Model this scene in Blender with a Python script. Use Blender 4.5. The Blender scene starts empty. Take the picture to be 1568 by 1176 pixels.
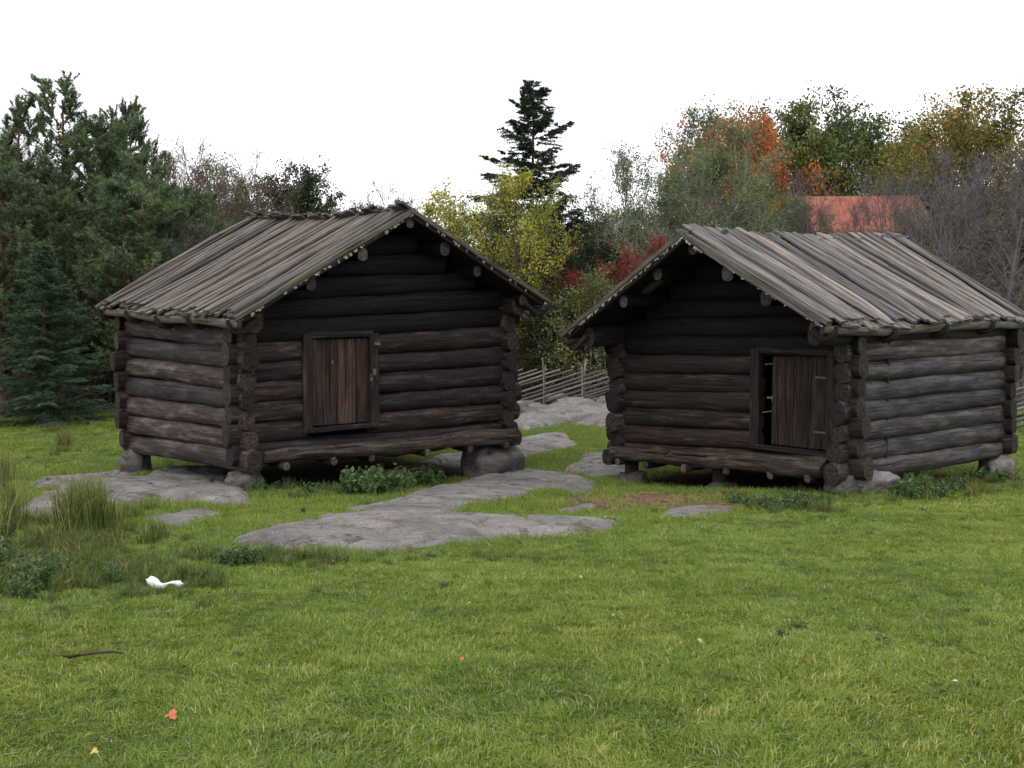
import bpy, math, random
import numpy as np
from mathutils import Vector, Matrix
rng=np.random.default_rng(11); random.seed(11)
SC=bpy.context.scene
CAMH=2.6; FPX=1655.0; PITCH=math.atan(118/1655)

# ---------------------------------------------------------------- noise
def vnoise(p,seed=0):
    p=np.asarray(p,float); i=np.floor(p).astype(np.int64); f=p-i; f=f*f*(3-2*f)
    def h(a,b,c):
        n=(a*374761393+b*668265263+c*1442695041+seed*974634777)&0xffffffff
        n=((n^(n>>13))*1274126177)&0xffffffff
        n=n^(n>>16)
        return (n&0xffffff)/16777215.0
    a,b,c=i[...,0],i[...,1],i[...,2]; x,y,z=f[...,0],f[...,1],f[...,2]
    def L(u,v,t): return u+(v-u)*t
    return L(L(L(h(a,b,c),h(a+1,b,c),x),L(h(a,b+1,c),h(a+1,b+1,c),x),y),
             L(L(h(a,b,c+1),h(a+1,b,c+1),x),L(h(a,b+1,c+1),h(a+1,b+1,c+1),x),y),z)
def fbm(p,o=4,seed=0):
    s=0;a=.5;p=np.asarray(p,float)
    for k in range(o): s=s+a*(vnoise(p,seed+k)-.5)*2; a*=.5; p=p*2.03+7.1
    return s
def fbm2(x,y,sc,o=3,seed=0):
    x=np.asarray(x,float);y=np.asarray(y,float)
    return fbm(np.stack([x*sc,y*sc,np.zeros_like(x)+.37],-1),o,seed)

# ---------------------------------------------------------------- terrain
_yy=np.linspace(-60,120,721)
_zz=np.interp(_yy,[-60,-10,0,5,10,15,16.6,18,24,40,60,120],[1.4,1.25,1.0,.74,.38,.0,-.20,-.28,-.37,-.36,-.3,.3])
_k=np.ones(7)/7; _zz=np.convolve(np.pad(_zz,3,mode='edge'),_k,'valid')
def gprof(x,y):
    return np.interp(y,_yy,_zz)-.10*np.exp(-((x-3.3)/1.6)**2-((y-16.4)/1.1)**2)-.08*np.exp(-((x+1.9)/1.5)**2-((y-16.8)/1.)**2)
def ground(x,y):
    x=np.asarray(x,float);y=np.asarray(y,float)
    return gprof(x,y)+.05*fbm2(x,y,.35,3,5)+.015*fbm2(x,y,1.7,2,9)
def onground(u,v):
    cx=(u-784)/FPX; cy=(588-v)/FPX
    dx=cx; dy=math.cos(PITCH)+cy*math.sin(PITCH); dz=-math.sin(PITCH)+cy*math.cos(PITCH)
    z=0.
    for _ in range(25):
        t=(CAMH-z)/(-dz); z=.5*z+.5*float(gprof(dx*t,dy*t))
    return dx*t,dy*t

# ---------------------------------------------------------------- mesh builder
class MB:
    def __init__(s): s.v=[];s.f=[];s.lc=[];s.t=[];s.n=0
    def add(s,v,faces,lc=None,tint=.5,mi=0,smooth=True):
        v=np.asarray(v,float).reshape(-1,3); m=len(v)
        s.v.append(v); s.lc.append(v if lc is None else np.asarray(lc).reshape(-1,3))
        s.t.append(np.full(m,tint,float) if np.isscalar(tint) else np.asarray(tint,float))
        for fa in faces:
            fa=np.asarray(fa,np.int64)
            if fa.ndim==1: fa=fa[None]
            s.f.append((fa+s.n,mi,smooth))
        s.n+=m
    def mesh(s,name,mats):
        v=np.concatenate(s.v); lc=np.concatenate(s.lc); t=np.concatenate(s.t)
        me=bpy.data.meshes.new(name)
        li=np.concatenate([f.ravel() for f,_,_ in s.f])
        tot=np.concatenate([np.full(len(f),f.shape[1]) for f,_,_ in s.f])
        mi=np.concatenate([np.full(len(f),m) for f,m,_ in s.f])
        sm=np.concatenate([np.full(len(f),q) for f,_,q in s.f])
        st=np.concatenate([[0],np.cumsum(tot)[:-1]])
        me.vertices.add(len(v)); me.vertices.foreach_set('co',v.ravel().astype(np.float32))
        me.loops.add(len(li)); me.loops.foreach_set('vertex_index',li.astype(np.int32))
        me.polygons.add(len(tot)); me.polygons.foreach_set('loop_start',st.astype(np.int32))
        for m in mats: me.materials.append(m)
        me.polygons.foreach_set('material_index',mi.astype(np.int32))
        me.polygons.foreach_set('use_smooth',sm.astype(bool))
        me.update(calc_edges=True)
        a=me.attributes.new('lc','FLOAT_VECTOR','POINT'); a.data.foreach_set('vector',lc.ravel().astype(np.float32))
        a=me.attributes.new('tint','FLOAT','POINT'); a.data.foreach_set('value',t.astype(np.float32))
        return me
def obj(name,me,parent=None,coll=None):
    o=bpy.data.objects.new(name,me); (coll or SC.collection).objects.link(o)
    if parent is not None:
        o.parent=parent; o.matrix_parent_inverse=Matrix.Translation(parent.location).inverted()
    return o
def empty(name,loc):
    e=bpy.data.objects.new(name,None); e.location=loc; e.empty_display_size=.3; SC.collection.objects.link(e); return e

def nrm(a): return a/(np.linalg.norm(a,axis=-1,keepdims=True)+1e-12)
def tube(mb,pts,rad,K=8,tint=.5,mi=0,cap=None,sx=1.,sz=1.,pw=1.):
    pts=np.asarray(pts,float); n=len(pts)
    rad=np.asarray(rad,float)
    if rad.ndim==0: rad=np.full(n,float(rad))
    if rad.ndim==1: rad=rad[:,None]*np.ones((1,K))
    t=nrm(np.gradient(pts,axis=0))
    m=np.abs(t.mean(0)); ref=np.array([0,0,1.]) if m[2]<.8 else np.array([1.,0,0])
    A=nrm(np.cross(t,ref)); B=nrm(np.cross(A,t))
    an=(np.arange(K)+.5)/K*2*math.pi
    ca=np.cos(an); sa=np.sin(an)
    if pw!=1.: ca=np.sign(ca)*np.abs(ca)**pw; sa=np.sign(sa)*np.abs(sa)**pw
    ca=ca*sx; sa=sa*sz
    ring=pts[:,None]+rad[...,None]*(ca[None,:,None]*A[:,None]+sa[None,:,None]*B[:,None])
    cl=np.concatenate([[0],np.cumsum(np.linalg.norm(np.diff(pts,axis=0),axis=1))])
    off=rng.random(3)*40
    lc=np.stack([np.repeat(cl[:,None],K,1),rad*ca,rad*sa],-1)+off
    i=np.arange(n-1)[:,None]*K; j=np.arange(K)[None]; j2=(j+1)%K
    q=np.stack([i+j,i+j2,i+K+j2,i+K+j],-1).reshape(-1,4)[:,::-1]
    mb.add(ring.reshape(-1,3),[q],lc.reshape(-1,3),tint,mi)
    if cap is not None:
        for e,s in ((0,-1),(n-1,1)):
            r=ring[e]; c=pts[e]+t[e]*s*.004
            v=np.vstack([r,(r*.5+c*.5)+t[e]*s*.006,c[None]])
            a=np.arange(K); b=(a+1)%K
            mb.add(v,[np.stack([a,b,K+b,K+a],-1),np.stack([K+a,K+b,np.full(K,2*K)],-1)],
                   (v-c)+rng.random(3)*40,tint,cap,False)
def log(mb,A,B,r,K=14,tint=None,mi=0,cap=1,sx=.92,sz=1.04,wob=.014,taper=.06,rough=.07,pw=.8):
    A=np.asarray(A,float);B=np.asarray(B,float);L=np.linalg.norm(B-A)
    n=max(4,int(L/.09)); s=np.linspace(0,1,n)
    pts=A+(B-A)*s[:,None]; o=rng.random(3)*90
    w=np.stack([fbm(np.stack([s*L*.9+o[i],s*0+i*3.3,s*0],-1),2,3) for i in range(3)],-1)
    pts=pts+w*wob*2
    an=np.arange(K)/K*2*math.pi
    S,Aa=np.meshgrid(s,an,indexing='ij')
    rr=r*(1+taper*(1-2*S)*(1 if rng.random()<.5 else -1))
    rr=rr*(1+rough*2*fbm(np.stack([S*L*1.6+o[0],np.cos(Aa)*1.6+o[1],np.sin(Aa)*1.6+o[2]],-1),4,2))
    rr[0]*=.93; rr[-1]*=.93
    tube(mb,pts,rr,K,rng.random() if tint is None else tint,mi,cap,sx,sz,pw)
def box(mb,C,X,Y,Z,hx,hy,hz,seg=1,tint=None,mi=0,jit=0.,bend=0.):
    C=np.asarray(C,float);X=np.asarray(X,float);Y=np.asarray(Y,float);Z=np.asarray(Z,float)
    if np.dot(np.cross(X,Y),Z)<0: Y=-Y
    b=min(hy,hz)*.25
    cs=np.array([(-hy+b,-hz),(hy-b,-hz),(hy,-hz+b),(hy,hz-b),(hy-b,hz),(-hy+b,hz),(-hy,hz-b),(-hy,-hz+b)])
    n=seg+1; s=np.linspace(-1,1,n); K=8
    o=rng.random(3)*70
    dy=jit*2*fbm(np.stack([s*hx*1.1+o[0],s*0,s*0],-1),2,1)
    dz=jit*1.5*fbm(np.stack([s*hx*1.1+o[1],s*0,s*0+4],-1),2,1)+bend*(1-s*s)
    tw=jit*3*fbm(np.stack([s*hx*.6+o[2],s*0,s*0+8],-1),2,1)
    wv=1+jit*3*fbm(np.stack([s*hx*2.3+o[2],s*0,s*0+2],-1),2,4)
    V=[];LC=[]
    for k in range(n):
        c,sn=math.cos(tw[k]),math.sin(tw[k])
        y=cs[:,0]*wv[k]; z=cs[:,1]
        y2=y*c-z*sn+dy[k]; z2=y*sn+z*c+dz[k]
        xx=s[k]*hx+(rng.normal(0,jit*.6,8) if (k in(0,n-1) and jit) else 0)
        V.append(C+np.outer(np.ones(8)*xx,X)+np.outer(y2,Y)+np.outer(z2,Z))
        LC.append(np.stack([np.ones(8)*s[k]*hx,y,z],-1)+o*.6)
    V=np.concatenate(V);LC=np.concatenate(LC)
    i=np.arange(n-1)[:,None]*K; j=np.arange(K)[None]; j2=(j+1)%K
    q=np.stack([i+j,i+j2,i+K+j2,i+K+j],-1).reshape(-1,4)
    mb.add(V,[q,np.arange(8)[::-1][None],(np.arange(8)+(n-1)*8)[None]],LC,rng.random() if tint is None else tint,mi,False)

# ---------------------------------------------------------------- materials
class NT:
    def __init__(s,name):
        s.m=bpy.data.materials.new(name); s.m.use_nodes=True; s.t=s.m.node_tree; s.t.nodes.clear()
        s.out=s.t.nodes.new('ShaderNodeOutputMaterial')
    def n(s,ty,**k):
        x=s.t.nodes.new(ty)
        for a,b in k.items(): setattr(x,a,b)
        return x
    def l(s,a,b): s.t.links.new(a,b)
    def attr(s,nm): return s.n('ShaderNodeAttribute',attribute_name=nm)
    def pos(s): return s.n('ShaderNodeNewGeometry').outputs['Position']
    def vmul(s,v,sc):
        x=s.n('ShaderNodeVectorMath',operation='MULTIPLY'); s.l(v,x.inputs[0]); x.inputs[1].default_value=sc; return x.outputs[0]
    def noise(s,v,sc=1,det=5,ro=.6,dist=0):
        x=s.n('ShaderNodeTexNoise'); x.inputs['Scale'].default_value=sc; x.inputs['Detail'].default_value=det
        x.inputs['Roughness'].default_value=ro; x.inputs['Distortion'].default_value=dist
        if v is not None: s.l(v,x.inputs['Vector'])
        return x.outputs['Fac']
    def ramp(s,f,st):
        x=s.n('ShaderNodeValToRGB'); e=x.color_ramp.elements
        e[0].position=st[0][0]; e[0].color=(*st[0][1],1); e[1].position=st[-1][0]; e[1].color=(*st[-1][1],1)
        for p,c in st[1:-1]:
            q=e.new(p); q.color=(*c,1)
        s.l(f,x.inputs[0]); return x.outputs[0]
    def mix(s,f,a,b,bl='MIX'):
        x=s.n('ShaderNodeMix',data_type='RGBA',blend_type=bl)
        for i,v in ((0,f),(6,a),(7,b)):
            if isinstance(v,(int,float)): x.inputs[i].default_value=v
            elif isinstance(v,tuple): x.inputs[i].default_value=(*v,1)
            else: s.l(v,x.inputs[i])
        return x.outputs[2]
    def math(s,op,a,b=None):
        x=s.n('ShaderNodeMath',operation=op)
        for i,v in ((0,a),(1,b)):
            if v is None: continue
            if isinstance(v,(int,float)): x.inputs[i].default_value=v
            else: s.l(v,x.inputs[i])
        return x.outputs[0]
    def gray(s,f,lo,hi): return s.ramp(f,[(lo,(0,0,0)),(hi,(1,1,1))])
    def pbr(s,col,rough=.85,spec=.2,bump=None,bs=.5,bd=.01,trans=0):
        p=s.n('ShaderNodeBsdfPrincipled'); p.inputs['Roughness'].default_value=rough
        p.inputs['Specular IOR Level'].default_value=spec
        if isinstance(col,tuple): p.inputs['Base Color'].default_value=(*col,1)
        else: s.l(col,p.inputs['Base Color'])
        if bump is not None:
            b=s.n('ShaderNodeBump'); b.inputs['Strength'].default_value=bs; b.inputs['Distance'].default_value=bd
            s.l(bump,b.inputs['Height']); s.l(b.outputs[0],p.inputs['Normal'])
        o=p.outputs[0]
        if trans:
            t=s.n('ShaderNodeBsdfTranslucent')
            if isinstance(col,tuple): t.inputs[0].default_value=(*col,1)
            else: s.l(col,t.inputs[0])
            m=s.n('ShaderNodeMixShader'); m.inputs[0].default_value=trans
            s.l(o,m.inputs[1]); s.l(t.outputs[0],m.inputs[2]); o=m.outputs[0]
        s.l(o,s.out.inputs[0]); return s.m

def wood(name,dark,mid,light,wea=None,weaf=(.5,.7),moss=None,mossf=(.55,.7),crack=.85,bs=.8,sc=1.,rough=.8,spec=.2):
    k=NT(name); lc=k.attr('lc').outputs['Vector']
    f=k.noise(k.vmul(lc,(2.2*sc,30*sc,30*sc)),1,8,.68,.3)
    c=k.ramp(f,[(.28,dark),(.5,mid),(.75,light)])
    g=k.noise(k.vmul(lc,(1.5,9,9)),1,6,.7,.2)
    if wea: c=k.mix(k.gray(g,*weaf),c,k.mix(f,tuple(x*.3 for x in wea),tuple(min(1,x*1.6) for x in wea)))
    cr=k.noise(k.vmul(lc,(.7*sc,30*sc,30*sc)),1,5,.65,.3)
    cm=k.ramp(cr,[(.36,(.05,.05,.05)),(.44,(1,1,1))])
    c=k.mix(crack,c,k.mix(1.,c,cm,'MULTIPLY'))
    t=k.attr('tint').outputs['Fac']
    c=k.mix(1.,c,k.ramp(t,[(0,(.5,.5,.54)),(.5,(.95,.92,.92)),(1,(1.5,1.34,1.24))]),'MULTIPLY')
    if moss:
        mm=k.noise(k.pos(),3.2,7,.8)
        c=k.mix(k.math('MULTIPLY',k.gray(mm,*mossf),.75),c,moss)
    h=k.mix(.6,f,cm)
    return k.pbr(c,rough,spec,h,bs,.022)
def leaf(name,cols,trans=.3,rough=.55,big=.35):
    k=NT(name); t=k.attr('tint').outputs['Fac']
    n=k.noise(k.pos(),.8,3)
    f=k.math('ADD',t,k.math('MULTIPLY',k.math('SUBTRACT',n,.5),big))
    m=len(cols); c=k.ramp(f,[(i/(m-1),cc) for i,cc in enumerate(cols)])
    return k.pbr(c,rough,.25,trans=trans)
def patches(k,p,c):
    n=k.noise(p,.22,4,.6); c=k.mix(k.gray(n,.38,.62),c,k.mix(1.,c,(1.25,1.1,1.0),'MULTIPLY'))
    n2=k.noise(p,.9,5,.65); c=k.mix(k.gray(n2,.38,.66),c,k.mix(1.,c,(.72,.82,.84),'MULTIPLY'))
    n3=k.noise(p,3.4,4,.7); c=k.mix(k.math('MULTIPLY',k.gray(n3,.5,.68),.5),c,k.mix(1.,c,(1.4,1.16,1.2),'MULTIPLY'))
    return c
def grassmat(name,cols):
    k=NT(name); t=k.attr('tint').outputs['Fac']; p=k.pos()
    c=patches(k,p,k.ramp(t,cols))
    return k.pbr(c,.6,.15,trans=.3)
M_grass=grassmat('grass_blades',[(0,(.10,.165,.028)),(.4,(.165,.245,.042)),(.75,(.225,.305,.06)),(.93,(.30,.35,.11)),(1,(.46,.42,.25))])
M_grassT=grassmat('rank_grass_blades',[(0,(.04,.07,.018)),(.4,(.085,.13,.028)),(.75,(.145,.195,.045)),(.93,(.24,.235,.08)),(1,(.32,.27,.15))])
DX,DY=onground(1020,770)
def groundmat():
    k=NT('ground_turf'); p=k.pos()
    n=k.noise(p,9,8,.7); c=k.ramp(n,[(.25,(.04,.05,.015)),(.5,(.10,.15,.028)),(.75,(.15,.21,.045))])
    c=patches(k,p,c)
    sx=k.n('ShaderNodeSeparateXYZ'); k.l(p,sx.inputs[0])
    far=k.math('SUBTRACT',sx.outputs[1],k.math('MULTIPLY',k.noise(p,.3,4),6)); far=k.gray(k.math('MULTIPLY',far,.02),.47,.53)
    lit=k.ramp(k.noise(p,5,8,.75),[(.3,(.02,.014,.008)),(.55,(.07,.045,.022)),(.75,(.12,.09,.04))])
    c=k.mix(far,c,lit)
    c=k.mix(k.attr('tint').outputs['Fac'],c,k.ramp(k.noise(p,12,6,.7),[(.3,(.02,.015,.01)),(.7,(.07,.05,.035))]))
    m=k.n('ShaderNodeVectorMath',operation='SUBTRACT'); k.l(p,m.inputs[0]); m.inputs[1].default_value=(DX,DY,0)
    q=k.vmul(m.outputs[0],(.62,.62,0)); ln=k.n('ShaderNodeVectorMath',operation='LENGTH'); k.l(q,ln.inputs[0])
    d=k.math('ADD',ln.outputs['Value'],k.math('MULTIPLY',k.math('SUBTRACT',k.noise(p,2.5,5),.5),.9))
    d=k.ramp(d,[(.75,(1,1,1)),(1,(0,0,0))])
    dirt=k.ramp(k.noise(p,28,8,.8),[(.3,(.05,.034,.022)),(.55,(.14,.092,.058)),(.75,(.26,.185,.12))])
    c=k.mix(d,c,dirt)
    return k.pbr(c,.95,.1,k.noise(p,22,8,.75),1.,.05)
M_ground=groundmat()
def rockmat(name,mul=1.,mossy=.8):
    S=lambda c:tuple(x*mul for x in c)
    k=NT(name); p=k.pos()
    c=k.ramp(k.noise(p,1.6,6,.65,.4),[(.3,S((.13,.12,.115))),(.5,S((.215,.20,.19))),(.72,S((.32,.295,.28)))])
    sp=k.noise(p,60,3,.7); c=k.mix(.6,c,k.mix(1.,c,k.ramp(sp,[(.3,(.4,.4,.4)),(.6,(1.4,1.4,1.4))]),'MULTIPLY'))
    li=k.noise(p,9,7,.8); c=k.mix(k.math('MULTIPLY',k.gray(li,.58,.63),.7),c,S((.37,.375,.35)))
    st=k.noise(k.vmul(p,(1.2,5.,3.)),1,6,.7,.5); c=k.mix(k.math('MULTIPLY',k.gray(st,.52,.62),.7),c,S((.10,.085,.075)))
    dk=k.noise(p,3.1,7,.8,.8); c=k.mix(k.gray(dk,.56,.63),c,S((.065,.06,.052)))
    ms=k.noise(p,2.3,6,.75); c=k.mix(k.math('MULTIPLY',k.gray(ms,.56,.63),mossy),c,(.075,.085,.03))
    pk=k.noise(p,.9,4); c=k.mix(k.math('MULTIPLY',k.gray(pk,.5,.7),.4),c,S((.28,.215,.175)))
    h=k.mix(.5,k.noise(p,5,8,.75),k.noise(p,40,4,.7))
    return k.pbr(c,.88,.25,h,1.,.06)
M_rock=rockmat('granite'); M_stone=rockmat('foundation_granite',.6,.9)
M_logL=wood('tarred_logs',(.003,.0022,.002),(.0135,.0078,.0068),(.055,.031,.025),wea=(.085,.062,.057),weaf=(.52,.70),rough=.7,spec=.3)
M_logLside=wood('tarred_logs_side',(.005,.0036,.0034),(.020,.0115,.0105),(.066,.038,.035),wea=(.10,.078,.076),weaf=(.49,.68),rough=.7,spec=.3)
M_logR=wood('dark_tarred_logs',(.003,.0022,.002),(.011,.007,.006),(.042,.024,.018),wea=(.085,.052,.038),weaf=(.55,.73),rough=.7,spec=.3)
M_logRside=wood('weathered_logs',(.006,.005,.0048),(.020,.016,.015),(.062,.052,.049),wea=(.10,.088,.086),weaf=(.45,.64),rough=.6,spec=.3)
M_black=wood('black_gable_logs',(.0015,.0013,.0013),(.0045,.0035,.0033),(.013,.009,.008),wea=(.026,.021,.019),weaf=(.60,.78))  # black tar, with the shade under the roof overhang painted into the colour
M_end=wood('log_ends',(.008,.006,.0055),(.026,.020,.017),(.075,.06,.053),crack=.6)
M_end2=wood('purlin_ends',(.02,.016,.014),(.065,.054,.046),(.14,.12,.105),crack=.6)
M_roofL=wood('roof_boards',(.024,.020,.0165),(.078,.067,.057),(.18,.158,.137),wea=(.135,.128,.118),weaf=(.45,.65),moss=(.09,.085,.045),mossf=(.57,.72),bs=1.)
M_roofR=wood('grey_roof_boards',(.040,.036,.033),(.122,.111,.099),(.265,.243,.22),wea=(.20,.19,.178),weaf=(.42,.65),moss=(.11,.105,.065),mossf=(.60,.75),bs=1.)
M_edge=wood('roof_edge_boards',(.028,.024,.018),(.085,.075,.058),(.18,.165,.13),moss=(.10,.105,.05),mossf=(.48,.68))
M_doorL=wood('door_boards',(.014,.008,.006),(.04,.022,.016),(.088,.054,.04),wea=(.075,.055,.048),weaf=(.5,.75))
M_doorR=wood('dark_door_boards',(.006,.004,.0033),(.017,.011,.0085),(.05,.033,.024),wea=(.045,.035,.03),weaf=(.5,.75))
M_bench=wood('worn_sill',(.012,.0085,.0065),(.042,.029,.022),(.13,.095,.072),wea=(.11,.088,.074))
M_fence=wood('fence_wood',(.08,.075,.068),(.17,.16,.145),(.28,.26,.24))
def barkfringe():
    k=NT('birch_bark'); c=k.ramp(k.noise(k.pos(),22,5,.7),[(.3,(.05,.045,.035)),(.5,(.16,.145,.12)),(.75,(.36,.34,.30))])
    return k.pbr(c,.7,.3)
M_bark=barkfringe()
def plain(name,c,rough=.7,spec=.3,var=.3,sc=8):
    k=NT(name); n=k.noise(k.pos(),sc,5,.7)
    return k.pbr(k.ramp(n,[(.3,tuple(x*(1-var) for x in c)),(.7,tuple(min(1,x*(1+var)) for x in c))]),rough,spec,n,.3,.01)
M_iron=plain('old_iron',(.07,.062,.058),.5,.5)
M_dark=plain('dark_floor_timber',(.010,.008,.006))
M_trunk=plain('tree_bark',(.06,.048,.038),.9,.1,.5,12)
M_trunkp=plain('pine_bark',(.11,.065,.045),.9,.1,.5,12)
M_trunkb=plain('birch_trunk_bark',(.24,.23,.21),.8,.2,.6,9)
M_twig=plain('grey_twigs',(.125,.11,.11),.9,.1,.3,3)
M_twigr=plain('reddish_twigs',(.14,.09,.08),.9,.1,.3,3)

# ---------------------------------------------------------------- storehouses
FOOT=[]
def storehouse(idx,C,U,V,W,L,F,EL,ER,RD,of,ob,el,er,n,door,mats,opening,um=.5,ridge_over=1):
    C=np.array(C,float);U=np.array([*U,0.]);V=np.array([*V,0.]);Zv=np.array([0,0,1.])
    M_fr,M_sd,M_rf,M_dr=mats
    E=empty('log_storehouse',(C[0]+U[0]*W/2+V[0]*L/2,C[1]+U[1]*W/2+V[1]*L/2,0))
    FOOT.append((C,U,V,W,L))
    UM=W*um
    def R(u,v):
        s=(v+of)/(L+of+ob); a=EL[0]+(EL[1]-EL[0])*s; b=ER[0]+(ER[1]-ER[0])*s; r=RD[0]+(RD[1]-RD[0])*s
        r=r-.08*math.sin(math.pi*min(1,max(0,s))); w=.03*math.sin(s*9+idx*2); a+=w; b-=w
        if u<UM: return a+(r-a)*(u+el)/(UM+el)
        return r+(b-r)*(u-UM)/(W+er-UM)
    def P(u,v,z): return C+U*u+V*v+Zv*z
    def Fl(u,v): a,b=u/W,v/L; return (F[0]*(1-a)+F[1]*a)*(1-b)+(F[2]*(1-a)+F[3]*a)*b
    TO=.30
    T=[R(0,0)-TO,R(W,0)-TO,R(0,L)-TO,R(W,L)-TO]
    def Tp(u,v): a,b=u/W,v/L; return (T[0]*(1-a)+T[1]*a)*(1-b)+(T[2]*(1-a)+T[3]*a)*b
    def sp(u,v): return (Tp(u,v)-Fl(u,v))/n
    rr=(T[0]-F[0])/n*.51
    LK=dict(sx=.86,sz=1.09,pw=.8,rough=.085,wob=.012,K=18)
    d0,d1,dz0,dz1=door
    walls=MB()
    for v in (0,L):
        for k in range(n):
            def z(u): return Fl(u,v)+(k+.5)*sp(u,v)
            e0=rng.uniform(.19,.33);e1=rng.uniform(.19,.33); r=rr*rng.uniform(.98,1.05)
            zm=z((d0+d1)/2)
            mi=0 if k<n-1 else 3  # top log takes the near-black material, eave shade put into its colour
            if v==0 and dz0<zm+.03 and zm<dz1:
                log(walls,P(-e0,v,z(-e0)),P(d0-.02,v,z(d0)),r,mi=mi,**LK)
                log(walls,P(d1+.02,v,z(d1)),P(W+e1,v,z(W+e1)),r,mi=mi,**LK)
            else: log(walls,P(-e0,v,z(-e0)),P(W+e1,v,z(W+e1)),r,mi=mi,**LK)
        k=n
        us=np.linspace(0,W,80)
        while True:
            def z(u): return Fl(u,v)+(k+.5)*sp(u,v)
            ok=[u for u in us if R(u,v)-.10>z(u)+rr*.8]
            if len(ok)<4: break
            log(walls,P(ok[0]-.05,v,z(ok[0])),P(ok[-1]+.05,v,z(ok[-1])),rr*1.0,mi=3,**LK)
            k+=1
    for u in (0,W):
        for k in range(n+1):
            def z(v): return Fl(u,v)+(k+(.2 if k<n else .1))*sp(u,v)
            e0=rng.uniform(.17,.32);e1=rng.uniform(.17,.3)
            if k==0: e0=.38
            if k==n: e0=of-.18; e1=ob*.6
            zz=(z(-e0),z(L+e1))
            if k==n: zz=(min(zz[0],R(u,-e0)-.2),min(zz[1],R(u,L+e1)-.2))
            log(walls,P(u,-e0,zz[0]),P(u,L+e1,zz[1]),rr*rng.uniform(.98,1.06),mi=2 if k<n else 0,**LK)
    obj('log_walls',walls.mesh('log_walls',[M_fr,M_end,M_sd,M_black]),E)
    fl=MB()
    a=.02
    Z0=[Fl(0,0)+.2,Fl(W,0)+.2,Fl(0,L)+.2,Fl(W,L)+.2]
    g=np.array([P(a,a,Z0[0]),P(W-a,a,Z0[1]),P(W-a,L-a,Z0[3]),P(a,L-a,Z0[2])])
    fl.add(np.vstack([g,g-[0,0,.05]]),[[0,1,2,3],[7,6,5,4],[0,4,5,1],[1,5,6,2],[2,6,7,3],[3,7,4,0]],mi=0,smooth=False)
    obj('floor',fl.mesh('floor',[M_dark]),E)
    pu=MB()
    for f,side in ((0,0),(.34,0),(.66,0),(1,0),(.70,1),(.40,1),(0,1)):
        u=UM*f if side==0 else W-(W-UM)*f
        r=rng.uniform(.088,.112); a=of-rng.uniform(.03,.22)
        z0=R(u,-a)-.09-r;z1=R(u,L+ob*.6)-.09-r
        log(pu,P(u,-a,z0),P(u,L+ob*.6,z1),r,mi=0,wob=.008)
    obj('purlins',pu.mesh('purlins',[M_black,M_end2]),E)
    rf=MB(); dk=MB()
    tot=L+of+ob
    for side in (0,1):
        ue=-el if side==0 else W+er
        vs=np.linspace(-of+.03,L+ob-.03,9)
        pts=[]
        for v in vs:
            for q in (0,1):
                for h in (-.075,-.045): 
                    uu=UM if q==0 else ue+(.06 if side==0 else -.06)
                    pts.append(P(uu,v,R(uu,v)+h))
        pts=np.array(pts); fc=[]
        for i in range(8):
            b=i*4
            fc+= [[b,b+2,b+6,b+4],[b+1,b+5,b+7,b+3],[b+2,b+3,b+7,b+6]]
        fc+= [[0,1,3,2],[32,34,35,33]]
        dk.add(pts,[np.array(fc)],mi=0,smooth=False)
        v=-of+.06; lay=0
        while v<L+ob:
            w=rng.uniform(.12,.23)*(.9 if lay else 1)
            over=(.13 if (side==ridge_over) else -.01)+rng.uniform(-.06,.07)
            sgn=-1 if side==0 else 1
            uA=UM-sgn*over; uB=ue+sgn*rng.uniform(-.10,.07)
            zR=R(UM,v); zE=R(ue,v)
            sl=(zE-zR)/(ue-UM)
            zf=lambda u: zR+(u-UM)*sl
            A=P(uA,v,zf(uA)); B=P(uB,v+rng.normal(0,.03),zf(uB))
            X=nrm(B-A); N=nrm(np.cross(X,V)); N=N if N[2]>0 else -N
            h=.0 if lay==0 else .045
            c=(A+B)/2+N*(h+rng.normal(0,.008))
            box(rf,c,X,V,N,np.linalg.norm(B-A)/2,w/2*(1.18 if lay==0 else .9),.019,11,None,0,.019,bend=rng.normal(-.012,.018))
            v+=w*.56; lay=1-lay
    obj('roof_boards',rf.mesh('roof_boards',[M_rf]),E)
    obj('roof_underlay',dk.mesh('roof_underlay',[M_dark]),E)
    ed=MB(); fr=MB()
    for side in (0,1):
        ue=-el if side==0 else W+er; sgn=-1 if side==0 else 1
        for vv,dv in ((-of,-1),(L+ob,1)):
            A=P(UM-sgn*.03,vv,R(UM,vv)); B=P(ue,vv,R(ue,vv)); X=nrm(B-A); N=nrm(np.cross(X,V)); N=N if N[2]>0 else -N
            Ln=np.linalg.norm(B-A)
            box(ed,(A+B)/2+N*.012,X,V,N,Ln/2+.03,.055,.034,18,.45,0,.02)
            box(ed,(A+B)/2-N*.062+V*(-dv*.03),X,V,N,Ln/2,.04,.026,14,.1,1,.012)
            m=int(Ln/.035)
            for i in range(m):
                t=(i+rng.random())/m
                if rng.random()<(.35 if idx else .8): continue
                p=A+X*Ln*t-N*.03+V*dv*(.05+rng.random()*.012)
                w=rng.uniform(.01,.04); hh=rng.uniform(.008,.05)
                p2=p-N*hh+V*dv*rng.uniform(-.01,.03)+X*rng.normal(0,.01)
                fr.add([p-X*w,p+X*w,p2+X*w*.7,p2-X*w*.6],[[0,1,2,3]],mi=0,smooth=False)
        m=int(tot/.05)
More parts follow.
